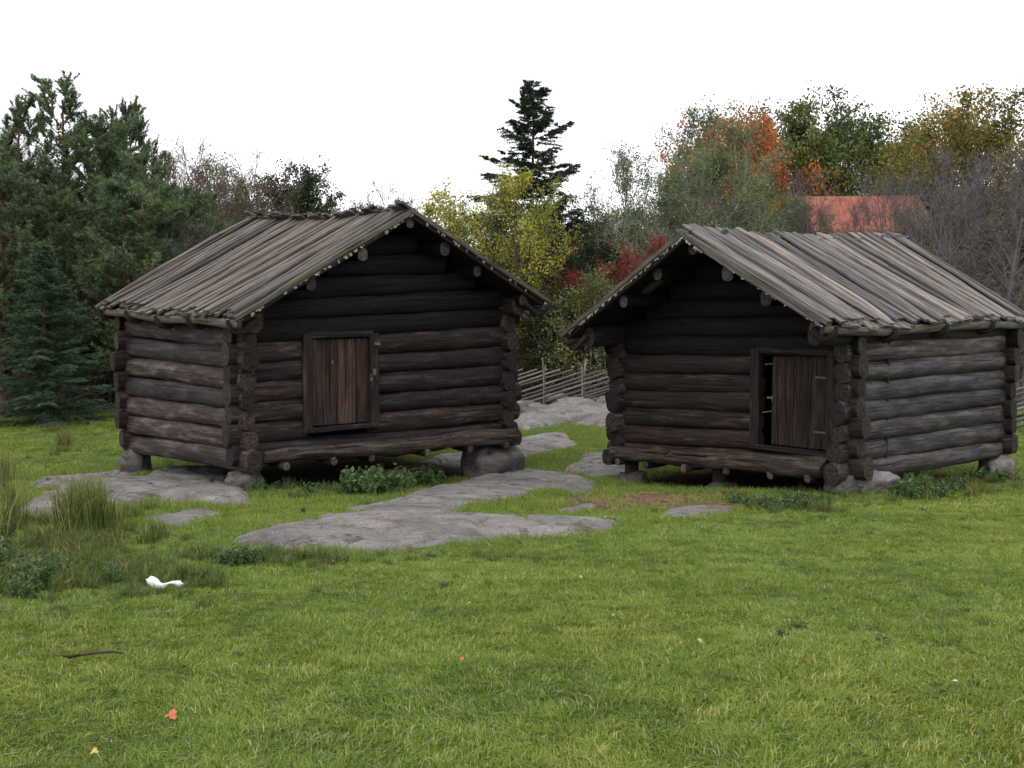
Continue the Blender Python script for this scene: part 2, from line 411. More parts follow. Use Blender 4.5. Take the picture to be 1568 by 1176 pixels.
        for i in range(m):
            if rng.random()<.55: continue
            v=-of+tot*(i+rng.random())/m; u=ue-sgn*.02
            p=P(u,v,R(ue,v)-.03); w=rng.uniform(.02,.05); hh=rng.uniform(.015,.045)
            p2=p+Zv*-hh+U*sgn*rng.uniform(0,.03)
            fr.add([p-V*w,p+V*w,p2+V*w*.7,p2-V*w*.6],[[0,1,2,3]],mi=0,smooth=False)
        u=ue-sgn*.03
        vv=np.linspace(-of-.04,L+ob+.04,5)
        for a,b in zip(vv[:-1],vv[1:]):
            log(ed,P(u,a,R(ue,a)-.085),P(u,b,R(ue,b)-.085),.05,K=10,mi=0,cap=1,tint=.4,sz=1.25,wob=.006)
        m=5
        for i in range(m):
            v=-of+.12+(tot-.24)*i/(m-1)+rng.normal(0,.05)
            ze=R(ue,v)
            uw=0 if side==0 else W
            path=[(uw,R(uw,v)-.22),(uw+(ue-uw)*.6,ze-.20),(ue-sgn*.02,ze-.18),(ue+sgn*.05,ze-.13),(ue+sgn*.075,ze-.03)]
            tube(ed,np.array([P(a,v,b) for a,b in path]),np.array([.05,.05,.048,.04,.028]),8,.4,1,cap=1)
    obj('roof_edge_timbers',ed.mesh('roof_edge_timbers',[M_edge,M_end]),E)
    obj('bark_fringe',fr.mesh('bark_fringe',[M_bark]),E)
    dr=MB(); vf=-rr*.88
    hz=(dz1-dz0)/2; zc=(dz0+dz1)/2
    jw=.075
    for u in (d0-.04,d1+.04):
        box(dr,P(u,vf+.03,zc),Zv,U,V,hz+.07,jw,.06,8,.3,1,.01)
    box(dr,P((d0+d1)/2,vf+.04,dz1+.05),U,Zv,V,(d1-d0)/2-.0,.05,.05,5,.2,1,.01)
    box(dr,P((d0+d1)/2,vf+.0,dz0-.035),U,Zv,V,(d1-d0)/2+.05,.035,.06,6,.3,1,.015)
    a0=d0+.035; a1=d1-.035 if not opening else d1-.2
    npl=4 if not opening else 3
    ws=np.array([1.1,.8,1.2,.9][:npl]); ws=ws/ws.sum()*(a1-a0); x=a0
    for w in ws:
        box(dr,P(x+w/2,vf+.085+rng.normal(0,.004),zc),Zv,U,V,hz-.015,w/2-.004,.017,8,None,0,.005); x+=w
    ir=MB()
    if not opening:
        box(dr,P(d1+.06,vf-.045,dz1-.08),U,Zv,V,.05,.045,.03,2,.95,2,.003)
        box(ir,P(d1+.015,vf-.04,zc+.13),Zv,U,V,.05,.028,.006,1,.5,0)
        tube(ir,np.array([P(d1-.05+.02*math.cos(t),vf-.05,zc+.06+.03*math.sin(t)) for t in np.linspace(0,6.28,12)]),.006,6)
        box(ir,P(d1-.05,vf-.05,zc+.02),Zv,U,V,.028,.024,.012,1,.5,0)
        box(ir,P(d0+.42,vf+.06,zc+.3),Zv,U,V,.03,.02,.004,1)
    else:
        for zz in (dz0+.25,dz1-.3):
            box(ir,P(d0+.13,vf+.062,zz),U,Zv,V,.12,.012,.004,2)
        tube(ir,np.array([P(d1-.24,vf+.03,zc+.02+.05*t) for t in np.linspace(-1,1,6)]),.008,6)
        box(ir,P(d1-.20,vf+.03,zc+.03),U,Zv,V,.05,.015,.006,1)
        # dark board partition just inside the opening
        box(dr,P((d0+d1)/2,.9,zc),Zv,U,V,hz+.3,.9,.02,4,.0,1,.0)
    obj('door',dr.mesh('door',[M_dr,M_fr,M_bench]),E)
    obj('door_ironwork',ir.mesh('door_ironwork',[M_iron]),E)
    be=MB()
    zb=lambda u:Fl(u,0)+(.10 if idx==0 else .12)
    log(be,P(.12,-rr-.15,zb(.1)),P(W+.05,-rr-.12,zb(W)),.118,K=18,mi=0,sz=.98,sx=1.25,rough=.30,wob=.03,taper=.16,pw=.85,tint=.42)
    for q in range(5):
        ua=.3+(W-1.2)*q/5+rng.uniform(0,.3); ub=ua+rng.uniform(.6,1.1)
        log(be,P(ua,-rr-.17-rng.uniform(0,.05),zb(ua)+.085),P(ub,-rr-.16,zb(ub)+.08),.035,K=9,mi=0,sz=.6,sx=1.9,rough=.4,wob=.02,tint=rng.uniform(.5,.95))
    for t in (.08,.25,.42,.60,.78,.93):
        u=W*t+rng.normal(0,.06)
        log(be,P(u,.05,zb(u)-.12),P(u,-rr-.24-rng.random()*.14,zb(u)-.125),.06,K=9,mi=1,cap=2,rough=.15)
    obj('front_sill_log',be.mesh('front_sill_log',[M_bench,M_fr,M_end2]),E)
    return E,P,Fl

# ---------------------------------------------------------------- stones
def stone(mb,c,s,seed,rot=0,blk=.75,amp=.16):
    nu,nv=36,24
    th=np.linspace(0,2*math.pi,nu,endpoint=False); ph=np.linspace(-math.pi/2,math.pi/2,nv)
    PH,TH=np.meshgrid(ph,th,indexing='ij')
    f=lambda x:np.sign(x)*np.abs(x)**blk
    p=np.stack([f(np.cos(PH))*f(np.cos(TH)),f(np.cos(PH))*f(np.sin(TH)),f(np.sin(PH))],-1)
    d=1+amp*2*fbm(p*1.1+seed*3.1,5,seed)
    p=p*d[...,None]*np.array(s); cr,sr=math.cos(rot),math.sin(rot)
    p=np.stack([p[...,0]*cr-p[...,1]*sr,p[...,0]*sr+p[...,1]*cr,p[...,2]],-1)+np.array(c)
    i=np.arange(nv-1)[:,None]*nu;j=np.arange(nu)[None];j2=(j+1)%nu
    mb.add(p.reshape(-1,3),[np.stack([i+j,i+j2,i+nu+j2,i+nu+j],-1).reshape(-1,4)])

E1,P1,F1=storehouse(0,(-3.88,15.5,0),(.772,.636),(-.636,.772),4.82,4.4,(.34,.30,.14,.18),
    (2.44,2.60),(2.68,2.75),(4.06,4.27),.62,.42,.36,.45,7,(1.02,2.11,.80,2.13),(M_logL,M_logLside,M_roofL,M_doorL),False,um=.525)
E2,P2,F2=storehouse(1,(4.55,14.6,0),(-.668,.744),(.744,.668),4.08,4.7,(.30,.12,.22,.12),
    (2.36,2.40),(2.17,2.3),(3.64,3.82),1.0,.5,.27,.36,7,(.22,1.38,.62,1.93),(M_logR,M_logRside,M_roofR,M_doorR),True,ridge_over=0)
def stones(E,lst):
    mb=MB()
    for k,(x,y,z,a,b,c,r,bl,mi) in enumerate(lst):
        stone(mb,(x,y,z),(a,b,c),k+3+len(E.name),r,bl,.32); f=mb.f[-1]; mb.f[-1]=(f[0],mi,f[2])
    obj('foundation_stones',mb.mesh('foundation_stones',[M_rock,M_stone]),E)
def pg(P,u,v): p=P(u,v,0); return p[0],p[1],float(ground(p[0],p[1]))
L1=[]
x,y,g=pg(P1,.02,.0); L1.append((x,y,g+.16,.24,.22,.16,.4,.8,1))
x,y,g=pg(P1,4.55,-.05); L1.append((x,y,g+.22,.50,.30,.33,.75,.62,1))
x,y,g=pg(P1,0,4.3); L1.append((x,y,g+.14,.25,.24,.27,.2,.75,1))
x,y,g=pg(P1,4.8,4.3); L1.append((x,y,g+.15,.3,.28,.35,.2,.6,1))
x,y,g=pg(P1,2.6,.3); L1.append((x,y,g+.05,.3,.2,.1,.2,.6,1))
stones(E1,L1)
L2=[]
x,y,g=pg(P2,-.12,.38); L2.append((x,y,g+.12,.38,.27,.20,.2,.6,0))
x,y,g=pg(P2,.0,-.05); L2.append((x,y,g+.15,.24,.20,.17,.9,.7,1))
x,y,g=pg(P2,0,4.6); L2.append((x,y,g+.18,.29,.26,.28,.2,.8,0))
x,y,g=pg(P2,4.0,4.5); L2.append((x,y,g+.1,.24,.2,.2,.2,.6,1))
x,y,g=pg(P2,3.9,.0); L2.append((x,y,g+.05,.22,.2,.13,.2,.7,1))
x,y,g=pg(P2,2.1,.0); L2.append((x,y,g+.05,.2,.16,.12,.2,.7,1))
stones(E2,L2)
po=MB()
for (P,F,u,v) in ((P2,F2,3.9,0),(P2,F2,2.1,0)):
    x,y,g=pg(P,u,v); log(po,(x,y,g+.02),(x,y,F(u,v)+.1),.11,K=10,tint=.5)
obj('foundation_posts',po.mesh('foundation_posts',[M_logLside,M_end]),E2)

def incab(x,y,m=0.):
    r=np.zeros(x.shape,bool)
    for C,U,V,W,L in FOOT:
        u=(x-C[0])*U[0]+(y-C[1])*U[1]; v=(x-C[0])*V[0]+(y-C[1])*V[1]
        r|=(u>-m)&(u<W+m)&(v>-m)&(v<L+m)
    return r
# ---------------------------------------------------------------- ground sheet
def axis(a,b,st,far):
    m=list(np.arange(a,b+1e-6,st)); s=st
    x=b
    while x<far: s*=1.25; x+=s; m.append(x)
    x=a; s=st
    while x>-far: s*=1.25; x-=s; m.insert(0,x)
    return np.array(m)
gx=axis(-24,24,.25,1500); gy=axis(-2,45,.25,1500)
X,Y=np.meshgrid(gx,gy); Zg=ground(X,Y)
mb=MB(); nx=len(gx); i=np.arange(len(gy)-1)[:,None]*nx; j=np.arange(nx-1)[None]
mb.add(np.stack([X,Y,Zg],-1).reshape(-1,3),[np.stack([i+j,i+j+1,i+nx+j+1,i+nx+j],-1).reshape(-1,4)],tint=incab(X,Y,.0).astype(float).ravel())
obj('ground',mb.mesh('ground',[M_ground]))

# ---------------------------------------------------------------- rock outcrops
RK=[([(28,784),(95,748),(190,736),(260,718),(340,718),(390,742),(382,772),(330,776),(250,765),(120,778),(40,796)],.12),
    ([(222,794),(320,772),(342,786),(285,808),(232,806)],.05),
    ([(35,742),(100,727),(205,720),(205,736),(100,745),(48,752)],.07),
    ([(355,834),(430,810),(500,798),(600,787),(650,795),(700,798),(830,803),(955,804),(935,817),(830,823),(720,831),(560,845),(430,842)],.11),
    ([(520,780),(600,768),(680,748),(730,731),(800,721),(880,730),(922,742),(908,760),(840,753),(790,768),(712,776),(690,795),(620,794),(540,787)],.11),
    ([(765,696),(800,671),(865,665),(890,682),(840,692),(790,705)],.13),
    ([(860,724),(895,702),(960,703),(985,732),(920,736)],.13),
    ([(775,645),(840,627),(935,617),(970,640),(955,660),(870,648),(800,661)],.22),
    ([(640,708),(700,694),(800,708),(775,722),(700,718)],.08),
    ([(840,783),(905,774),(918,782),(870,790)],.03),
    ([(1000,790),(1060,778),(1130,780),(1100,794),(1030,798)],.04),
    ([(930,660),(960,655),(965,680),(940,684)],.1)]
def sdist(px,py,poly):
    n=len(poly); d=np.full(px.shape,1e9); ins=np.zeros(px.shape,bool)
    for a in range(n):
        x0,y0=poly[a];x1,y1=poly[(a+1)%n]; ex,ey=x1-x0,y1-y0
        t=np.clip(((px-x0)*ex+(py-y0)*ey)/(ex*ex+ey*ey+1e-9),0,1)
        d=np.minimum(d,np.hypot(px-x0-t*ex,py-y0-t*ey))
        c=((y0>py)!=(y1>py))&(px<(x1-x0)*(py-y0)/((y1-y0)+1e-12)+x0); ins^=c
    return np.where(ins,d,-d)
ROCKS=[]
for kk,(pl,hh) in enumerate(RK):
    poly=[onground(*p) for p in pl]; ROCKS.append((poly,hh))
    a=np.array(poly); st=.035 if kk!=7 else .08
    xs=np.arange(a[:,0].min()-.4,a[:,0].max()+.4,st); ys=np.arange(a[:,1].min()-.4,a[:,1].max()+.4,st)
    X,Y=np.meshgrid(xs,ys); sd=sdist(X,Y,poly)+.20*fbm2(X,Y,1.5,5,kk)-.03
    h=np.where(sd>0,hh*(.6*(1-np.exp(-sd/.06))+.4*(1-np.exp(-sd/.5))),sd*.9)
    fc=fbm2(X*.45+Y*.3,Y*1.1-X*.25,1.0,2,kk+40)
    stp=np.floor(fc*6)/6+.166*np.clip((fc*6-np.floor(fc*6)-.82)*5.5,0,1)
    cr=np.abs(fbm2(X*1.0+Y*.6,Y*.5-X*.2,.8,3,kk+20)); crack=.07*np.exp(-(cr/.02)**2)*(hh>.05)
    cr2=np.abs(fbm2(X*.3-Y*.9,Y*.7+X*.9,.9,3,kk+60)); crack+=.05*np.exp(-(cr2/.018)**2)*(hh>.05)
    h=h+(.8*hh*stp+.1*hh*fbm2(X,Y,1.2,3,kk+3)+.014*fbm2(X,Y,7,3,kk+4)-crack)*(sd>0)*np.clip(sd/.06,0,1)
    Z=ground(X,Y)+h+.01
    nx=len(xs); i=np.arange(len(ys)-1)[:,None]*nx; j=np.arange(nx-1)[None]
    q=np.stack([i+j,i+j+1,i+nx+j+1,i+nx+j],-1).reshape(-1,4)
    q=q[(sd.ravel()[q]>-.12).any(1)]
    if len(q)==0: continue
    m=MB(); m.add(np.stack([X,Y,Z],-1).reshape(-1,3),[q]); obj('rock_outcrop',m.mesh('rock_outcrop',[M_rock]))
m=MB()
for k in range(22):
    u=rng.uniform(785,965);v=rng.uniform(615,645); x,y=onground(u,v)
    s=rng.uniform(.15,.5); stone(m,(x,y,float(ground(x,y))+.08),(s,s*.8,s*.55),k,rng.random()*3,.65,.25)
obj('loose_boulders',m.mesh('loose_boulders',[M_rock]))

# ---------------------------------------------------------------- instancing
def newcoll(name,objs):
    c=bpy.data.collections.new(name)
    for k,(n,me) in enumerate(objs):
        o=bpy.data.objects.new('%s_%02d'%(n,k),me); c.objects.link(o)
    return c
def scatter(name,pts,rot,scl,idx,coll):
    me=bpy.data.meshes.new(name); n=len(pts); me.vertices.add(n)
    me.vertices.foreach_set('co',np.asarray(pts,np.float32).ravel())
    a=me.attributes.new('rot','FLOAT_VECTOR','POINT'); a.data.foreach_set('vector',np.asarray(rot,np.float32).ravel())
    a=me.attributes.new('scl','FLOAT_VECTOR','POINT'); a.data.foreach_set('vector',np.asarray(scl,np.float32).ravel())
    a=me.attributes.new('idx','INT','POINT'); a.data.foreach_set('value',np.asarray(idx,np.int32))
    o=obj(name,me); g=bpy.data.node_groups.new(name,'GeometryNodeTree')
    g.interface.new_socket('Geometry',in_out='INPUT',socket_type='NodeSocketGeometry')
    g.interface.new_socket('Geometry',in_out='OUTPUT',socket_type='NodeSocketGeometry')
    I=g.nodes.new('NodeGroupInput');O=g.nodes.new('NodeGroupOutput')
    ci=g.nodes.new('GeometryNodeCollectionInfo'); ci.inputs['Collection'].default_value=coll
    ci.inputs['Separate Children'].default_value=True; ci.inputs['Reset Children'].default_value=True
    ip=g.nodes.new('GeometryNodeInstanceOnPoints'); ip.inputs['Pick Instance'].default_value=True
    g.links.new(I.outputs[0],ip.inputs['Points']); g.links.new(ci.outputs[0],ip.inputs['Instance'])
    for nm,ty,so in (('rot','FLOAT_VECTOR','Rotation'),('scl','FLOAT_VECTOR','Scale'),('idx','INT','Instance Index')):
        na=g.nodes.new('GeometryNodeInputNamedAttribute'); na.data_type=ty; na.inputs['Name'].default_value=nm
        out=[s for s in na.outputs if s.enabled and s.name=='Attribute'][0]
        g.links.new(out,ip.inputs[so])
    g.links.new(ip.outputs[0],O.inputs[0])
    md=o.modifiers.new('scatter','NODES'); md.node_group=g
    return o
def blades(n,rad,h0,h1,w,lean=.5,straw=.06,t0=.1,t1=.9,square=False,seed=0):
    mb=MB(); a=rng.random(n)*2*math.pi; r=rad*np.sqrt(rng.random(n))
    b=np.stack([r*np.cos(a),r*np.sin(a),np.full(n,-.012)],-1)
    if square: b[:,:2]=rng.uniform(-rad,rad,(n,2))
    az=rng.random(n)*2*math.pi; h=rng.uniform(h0,h1,n); ln=np.abs(rng.normal(0,lean,n))
    if square:
        cl=fbm2(b[:,0],b[:,1],9,3,seed+70); h=h*(1+.7*cl); az=az*.6+6*fbm2(b[:,0],b[:,1],5,2,seed+90)
    d=np.stack([np.cos(az),np.sin(az),np.zeros(n)],-1); s=np.stack([-np.sin(az),np.cos(az),np.zeros(n)],-1)
    tw=rng.normal(0,.7,n)[:,None]; s=nrm(s+d*tw)
    w=(w*rng.uniform(.6,1.2,n))[:,None]; h=h[:,None]; ln=ln[:,None]
    up=np.array([0,0,1.])
    m=b+d*h*ln*.3+up*h*.55; t=b+d*h*ln*1.0+up*h*(1-.25*np.minimum(ln,1.5))
    V=np.stack([b-s*w,b+s*w,m+s*w*.8,m-s*w*.8,t],1)
    i=np.arange(n)[:,None]*5
    ti=np.clip(rng.uniform(t0,t1,n),0,1)
    if square: ti=np.clip(ti+.35*cl,0,1)
    ti=np.where(rng.random(n)<straw,1.,ti*.9)
    mb.add(V.reshape(-1,3),[i+np.array([0,1,2,3]),i+np.array([3,2,4])],tint=np.repeat(ti,5))
    return mb
tiles_=[('turf_tile',blades(3600,.3,.02,.058,.0031,1.0,.05,square=True,seed=k).mesh('turf_tile',[M_grass])) for k in range(8)]
short=[('grass_tuft',blades(150,.17,.02,.065,.0032,1.0,.04).mesh('grass_tuft',[M_grass])) for _ in range(5)]
long_=[('long_grass_tuft',blades(110,.13,.10,.30,.0042,.6,.10,.1,.9).mesh('long_grass_tuft',[M_grassT])) for _ in range(4)]
tall=[('tall_grass_tuft',blades(150,.17,.35,.8,.005,.4,.16,.0,.8).mesh('tall_grass_tuft',[M_grassT])) for _ in range(3)]
C_tile=newcoll('turf_tiles',tiles_);C_short=newcoll('grass_tufts',short);C_long=newcoll('long_grass_tufts',long_);C_tall=newcoll('tall_grass_tufts',tall)
def rsd(x,y):
    d=np.full(x.shape,-9.)
    for poly,hh in ROCKS: d=np.maximum(d,sdist(x,y,poly)+0*x)
    return d
def special(x,y):
    sd=rsd(x,y)+.13*fbm2(x,y,1.4,3,4)
    dd=1.-np.hypot((x-DX)*.62,(y-DY)*.62)-.4*fbm2(x,y,1.2,3,7)
    return sd,dd
TX=[];TY=[];TS=[]
for y0,y1,c,s in ((2.6,12.8,.5,1.),(12.8,31.5,.95,1.9)):
    for yy in np.arange(y0,y1,c):
        hw=.64*yy+2.2; xx=np.arange(-hw,hw,c)+rng.uniform(0,c); TX.append(xx);TY.append(np.full(len(xx),yy+c/2));TS.append(np.full(len(xx),s))
x=np.concatenate(TX);y=np.concatenate(TY);s=np.concatenate(TS); x=x+rng.normal(0,.03,len(x)); y=y+rng.normal(0,.03,len(x))
sd,dd=special(x,y); ok=(sd<-.36*s)&(dd<-.25)&(~incab(x,y,.4*s))
x1,y1,s1=x[ok],y[ok],s[ok]; n=len(x1)
gxx=(ground(x1+.15,y1)-ground(x1-.15,y1))/.3; gyy=(ground(x1,y1+.15)-ground(x1,y1-.15))/.3
th=rng.integers(0,4,n)*math.pi/2+rng.normal(0,.12,n)
lx=gxx*np.cos(th)+gyy*np.sin(th); ly=-gxx*np.sin(th)+gyy*np.cos(th)
hz=(1+.35*fbm2(x1,y1,.6,3,31))*np.where(s1>1.5,1.5,1.)
scatter('grass',np.stack([x1,y1,ground(x1,y1)],-1),np.stack([ly,-lx,th],-1),np.stack([s1,s1,hz],-1),rng.integers(0,8,n),C_tile)
bad=~ok; X0=[];Y0=[]
for a,b,c in zip(x[bad],y[bad],s[bad]):
    m=int(16*(1 if c<1.5 else 2.6)); h=.30*c
    X0.append(a+rng.uniform(-h,h,m));Y0.append(b+rng.uniform(-h,h,m))
x=np.concatenate(X0);y=np.concatenate(Y0); sd,dd=special(x,y)
k=(sd<-.01)&(~incab(x,y,-.12))&((dd<.05)|(rng.random(len(x))<.08)); x,y,sd=x[k],y[k],sd[k]; n=len(x); s=np.where(y>12.8,1.35,1.)
zs=s*rng.uniform(.7,1.35,n)*np.where((sd>-.2)&(y<20),1.4,1)
scatter('grass_fringe',np.stack([x,y,ground(x,y)],-1),np.stack([rng.normal(0,.06,n),rng.normal(0,.06,n),rng.random(n)*6.28],-1),np.stack([s,s,zs],-1),rng.integers(0,5,n),C_short)
LX=[];LY=[];LS=[]
def blob(u,v,ru,rv,n,sc):
    for _ in range(n):
        a=onground(u+rng.normal(0,ru),v+rng.normal(0,rv)); LX.append(a[0]);LY.append(a[1]);LS.append(sc*rng.uniform(.5,1.25))
blob(110,825,70,22,100,.8);blob(60,885,80,20,90,.6);blob(190,875,60,16,50,.55);blob(400,860,90,6,45,.5)
blob(260,905,80,10,30,.4);blob(620,856,160,4,36,.35);blob(470,752,60,6,20,.7);blob(660,748,60,6,20,.7);blob(1210,784,60,4,35,.55)
blob(1420,758,60,8,40,.7);blob(1520,745,40,6,30,.7);blob(90,690,40,8,8,.8);blob(280,716,40,4,8,.6)
for k in range(90):
    P,Wd,Lg=((P1,4.82,4.4),(P2,4.08,4.7))[k%2]
    e=rng.random()
    p=P(rng.uniform(0,Wd),-.15+rng.normal(0,.1),0) if e<.25 else P(-.15+rng.normal(0,.1),rng.uniform(0,Lg),0)
    LX.append(p[0]);LY.append(p[1]);LS.append(rng.uniform(.3,.6))
for k in range(420):
    xx=rng.uniform(-9,9);yy=rng.uniform(4.5,30); LX.append(xx);LY.append(yy);LS.append(rng.uniform(.12,.3))
x=np.array(LX);y=np.array(LY);s=np.array(LS); k=(rsd(x,y)<-.03)&(np.hypot((x-DX)*.62,(y-DY)*.62)>.9); x,y,s=x[k],y[k],s[k]; n=len(x)
scatter('long_grass',np.stack([x,y,ground(x,y)],-1),np.stack([rng.normal(0,.1,n),rng.normal(0,.1,n),rng.random(n)*6.28],-1),np.stack([s,s,s],-1),rng.integers(0,4,n),C_long)
pts=[onground(*p) for p in ((130,812),(118,815),(145,813),(125,808),(105,812),(150,806),(140,820),(112,822),(158,822),(128,826),(136,800),(5,740),(12,775),(-10,760),(95,684),(102,686),(20,810),(-30,800),(-20,860))]
x=np.array([p[0] for p in pts]);y=np.array([p[1] for p in pts]);n=len(x);s=rng.uniform(.6,1.,n)
scatter('tall_grass',np.stack([x,y,ground(x,y)],-1),np.stack([rng.normal(0,.1,n),rng.normal(0,.1,n),rng.random(n)*6.28],-1),np.stack([s,s,s],-1),rng.integers(0,3,n),C_tall)

# ---------------------------------------------------------------- trees
def leaves(mb,c,size,tint,mi,asp=.6,droop=0.):
    c=np.asarray(c);n=len(c)
    a=nrm(rng.normal(0,1,(n,3))+np.array([0,0,-droop])); b=nrm(np.cross(a,rng.normal(0,1,(n,3))))
    s=(size*rng.uniform(.6,1.3,n))[:,None]
    V=np.stack([c-a*s*.5,c+b*s*asp*.5-a*s*.05,c+a*s*.5,c-b*s*asp*.5-a*s*.05],1)
    mb.add(V.reshape(-1,3),[np.arange(n)[:,None]*4+np.arange(4)],tint=np.repeat(tint,4),mi=mi,smooth=False)
def bp(p,d,L,n,wob,up):
    p=list(map(float,p)); d=list(map(float,d)); pts=[tuple(p)]; st=L/n; g=random.gauss
    for i in range(n):
        d=[d[0]+g(0,wob),d[1]+g(0,wob),d[2]+g(0,wob)+up]; m=math.sqrt(d[0]**2+d[1]**2+d[2]**2); d=[c/m for c in d]
        p=[p[0]+d[0]*st,p[1]+d[1]*st,p[2]+d[2]*st]; pts.append(tuple(p))
    return np.array(pts),np.array(d)
def side(d,ang):
    r=np.cross(d,rng.normal(0,1,3)); r=r/np.linalg.norm(r); return d*math.cos(ang)+r*math.sin(ang)
def at(pts,f):
    x=f*(len(pts)-1); i=min(int(x),len(pts)-2); e=pts[i+1]-pts[i]; return pts[i]+e*(x-i), e/np.sqrt(e@e)
def twigs(pts,m,f0,f1,a0,a1,L0,L1,up):
    f=rng.uniform(f0,f1,m)*(len(pts)-1); i=np.minimum(f.astype(int),len(pts)-2); e=pts[i+1]-pts[i]
    q=pts[i]+e*(f-i)[:,None]; d=nrm(e); r=nrm(np.cross(d,rng.normal(0,1,(m,3)))); an=rng.uniform(a0,a1,m)[:,None]
    dd=nrm(d*np.cos(an)+r*np.sin(an)+np.array([0,0,up])); return q,q+dd*rng.uniform(L0,L1,m)[:,None]
def thin(mb,A,B,w,mi=0):
    n=len(A); s=nrm(np.cross(B-A,rng.normal(0,1,(n,3))))*w; M=(A+B)/2+rng.normal(0,.03,(n,3))*np.linalg.norm(B-A,axis=1)[:,None]
    V=np.stack([A-s,A+s,M+s*.6,M-s*.6,B],1); i=np.arange(n)[:,None]*5
    mb.add(V.reshape(-1,3),[i+np.array([0,1,2,3]),i+np.array([3,2,4])],mi=mi,smooth=False)
def broad(H,cb,spread,n1,n2,n3,nl,size,mats,prof,up=.06,ls=.13,e0=15,e1=65,name='tree',droop=0,thick=.016,stems=1,skip=.1,n4=0,Ht=1.):
    mb=MB(); CC=[];TT=[];TA=[];TB=[]
    for sN in range(stems):
        d=np.array([0,0,1.])+ (rng.normal(0,.16,3)*[1,1,0] if stems>1 else rng.normal(0,.04,3)*[1,1,0])
        tp,_=bp(np.array([rng.normal(0,.12*(stems>1)),rng.normal(0,.12*(stems>1)),-.15]),d,H*Ht*(1. if sN==0 else rng.uniform(.75,.95)),12,.05,.05)
        tube(mb,tp,np.linspace(H*thick,.012,13)*(1+.5*np.exp(-np.arange(13)*1.5)),8,.5,0)
        for i in range(n1):
            tt=(i+rng.random())/n1; f=cb+(1-cb)*tt; p,_=at(tp,min(f,.99)); az=i*2.4+rng.normal(0,.4)
            el=math.radians(e0+(e1-e0)*tt+rng.normal(0,9)); d=np.array([math.cos(az)*math.cos(el),math.sin(az)*math.cos(el),math.sin(el)])
            L=spread*prof(tt)*rng.uniform(.75,1.2); r=max(.012,H*thick*.45*(1-tt*.7))
            lp,_=bp(p,d,L,6,.12,up); tube(mb,lp,np.linspace(r,.008,7),5,.5,0)
            lt=rng.normal(0,.19)
            for j in range(n2):
                f2=.25+.75*(j+rng.random())/n2; q,dd=at(lp,min(f2,.98)); d2=side(dd,rng.uniform(.4,1.)); d2[2]+=.15
                L2=L*.5*rng.uniform(.6,1.1)*(1.1-.45*f2); b2,_=bp(q,d2,L2,4,.15,up*.7); tube(mb,b2,np.linspace(r*.4,.006,5),3,.5,0)
                if rng.random()<skip: continue
                t2=lt+rng.normal(0,.12)
                A,B=twigs(b2,n3,.2,1,.35,1.1,L2*.3,L2*.65,up*.8-droop*.3); TA.append(A);TB.append(B)
                if n4:
                    for a,b in zip(A,B):
                        A4,B4=twigs(np.stack([a,(a+b)/2,b]),n4,.2,1,.3,.9,L2*.1,L2*.3,up); TA.append(A4);TB.append(B4)
                m=rng.poisson(nl*n3)
                if m:
                    w=rng.integers(0,n3,m); f4=rng.uniform(.1,1.05,m); x=A[w]+(B-A)[w]*f4[:,None]+rng.normal(0,ls,(m,3)); x[:,2]-=droop*rng.random(m)*.3
                    CC.append(x);TT.append(np.clip(.5+t2+rng.normal(0,.07,n3)[w]+rng.normal(0,.1,m),0,1))
    thin(mb,np.concatenate(TA),np.concatenate(TB),.006)
    if CC: leaves(mb,np.concatenate(CC),size,np.concatenate(TT),1,droop=droop)
    return mb.mesh(name,mats)
def needles(mb,c,d,L,w,m,spread,tint,mi):
    n=len(c); C=np.repeat(c,m,0);D=np.repeat(d,m,0); T=np.repeat(tint,m)
    dd=nrm(D+rng.normal(0,spread,(n*m,3))); s=nrm(np.cross(dd,rng.normal(0,1,(n*m,3)))); l=(L*rng.uniform(.7,1.2,n*m))[:,None]
    V=np.stack([C-s*w,C+s*w,C+dd*l],1)
    mb.add(V.reshape(-1,3),[np.arange(n*m)[:,None]*3+np.arange(3)],tint=np.repeat(T,3),mi=mi,smooth=False)
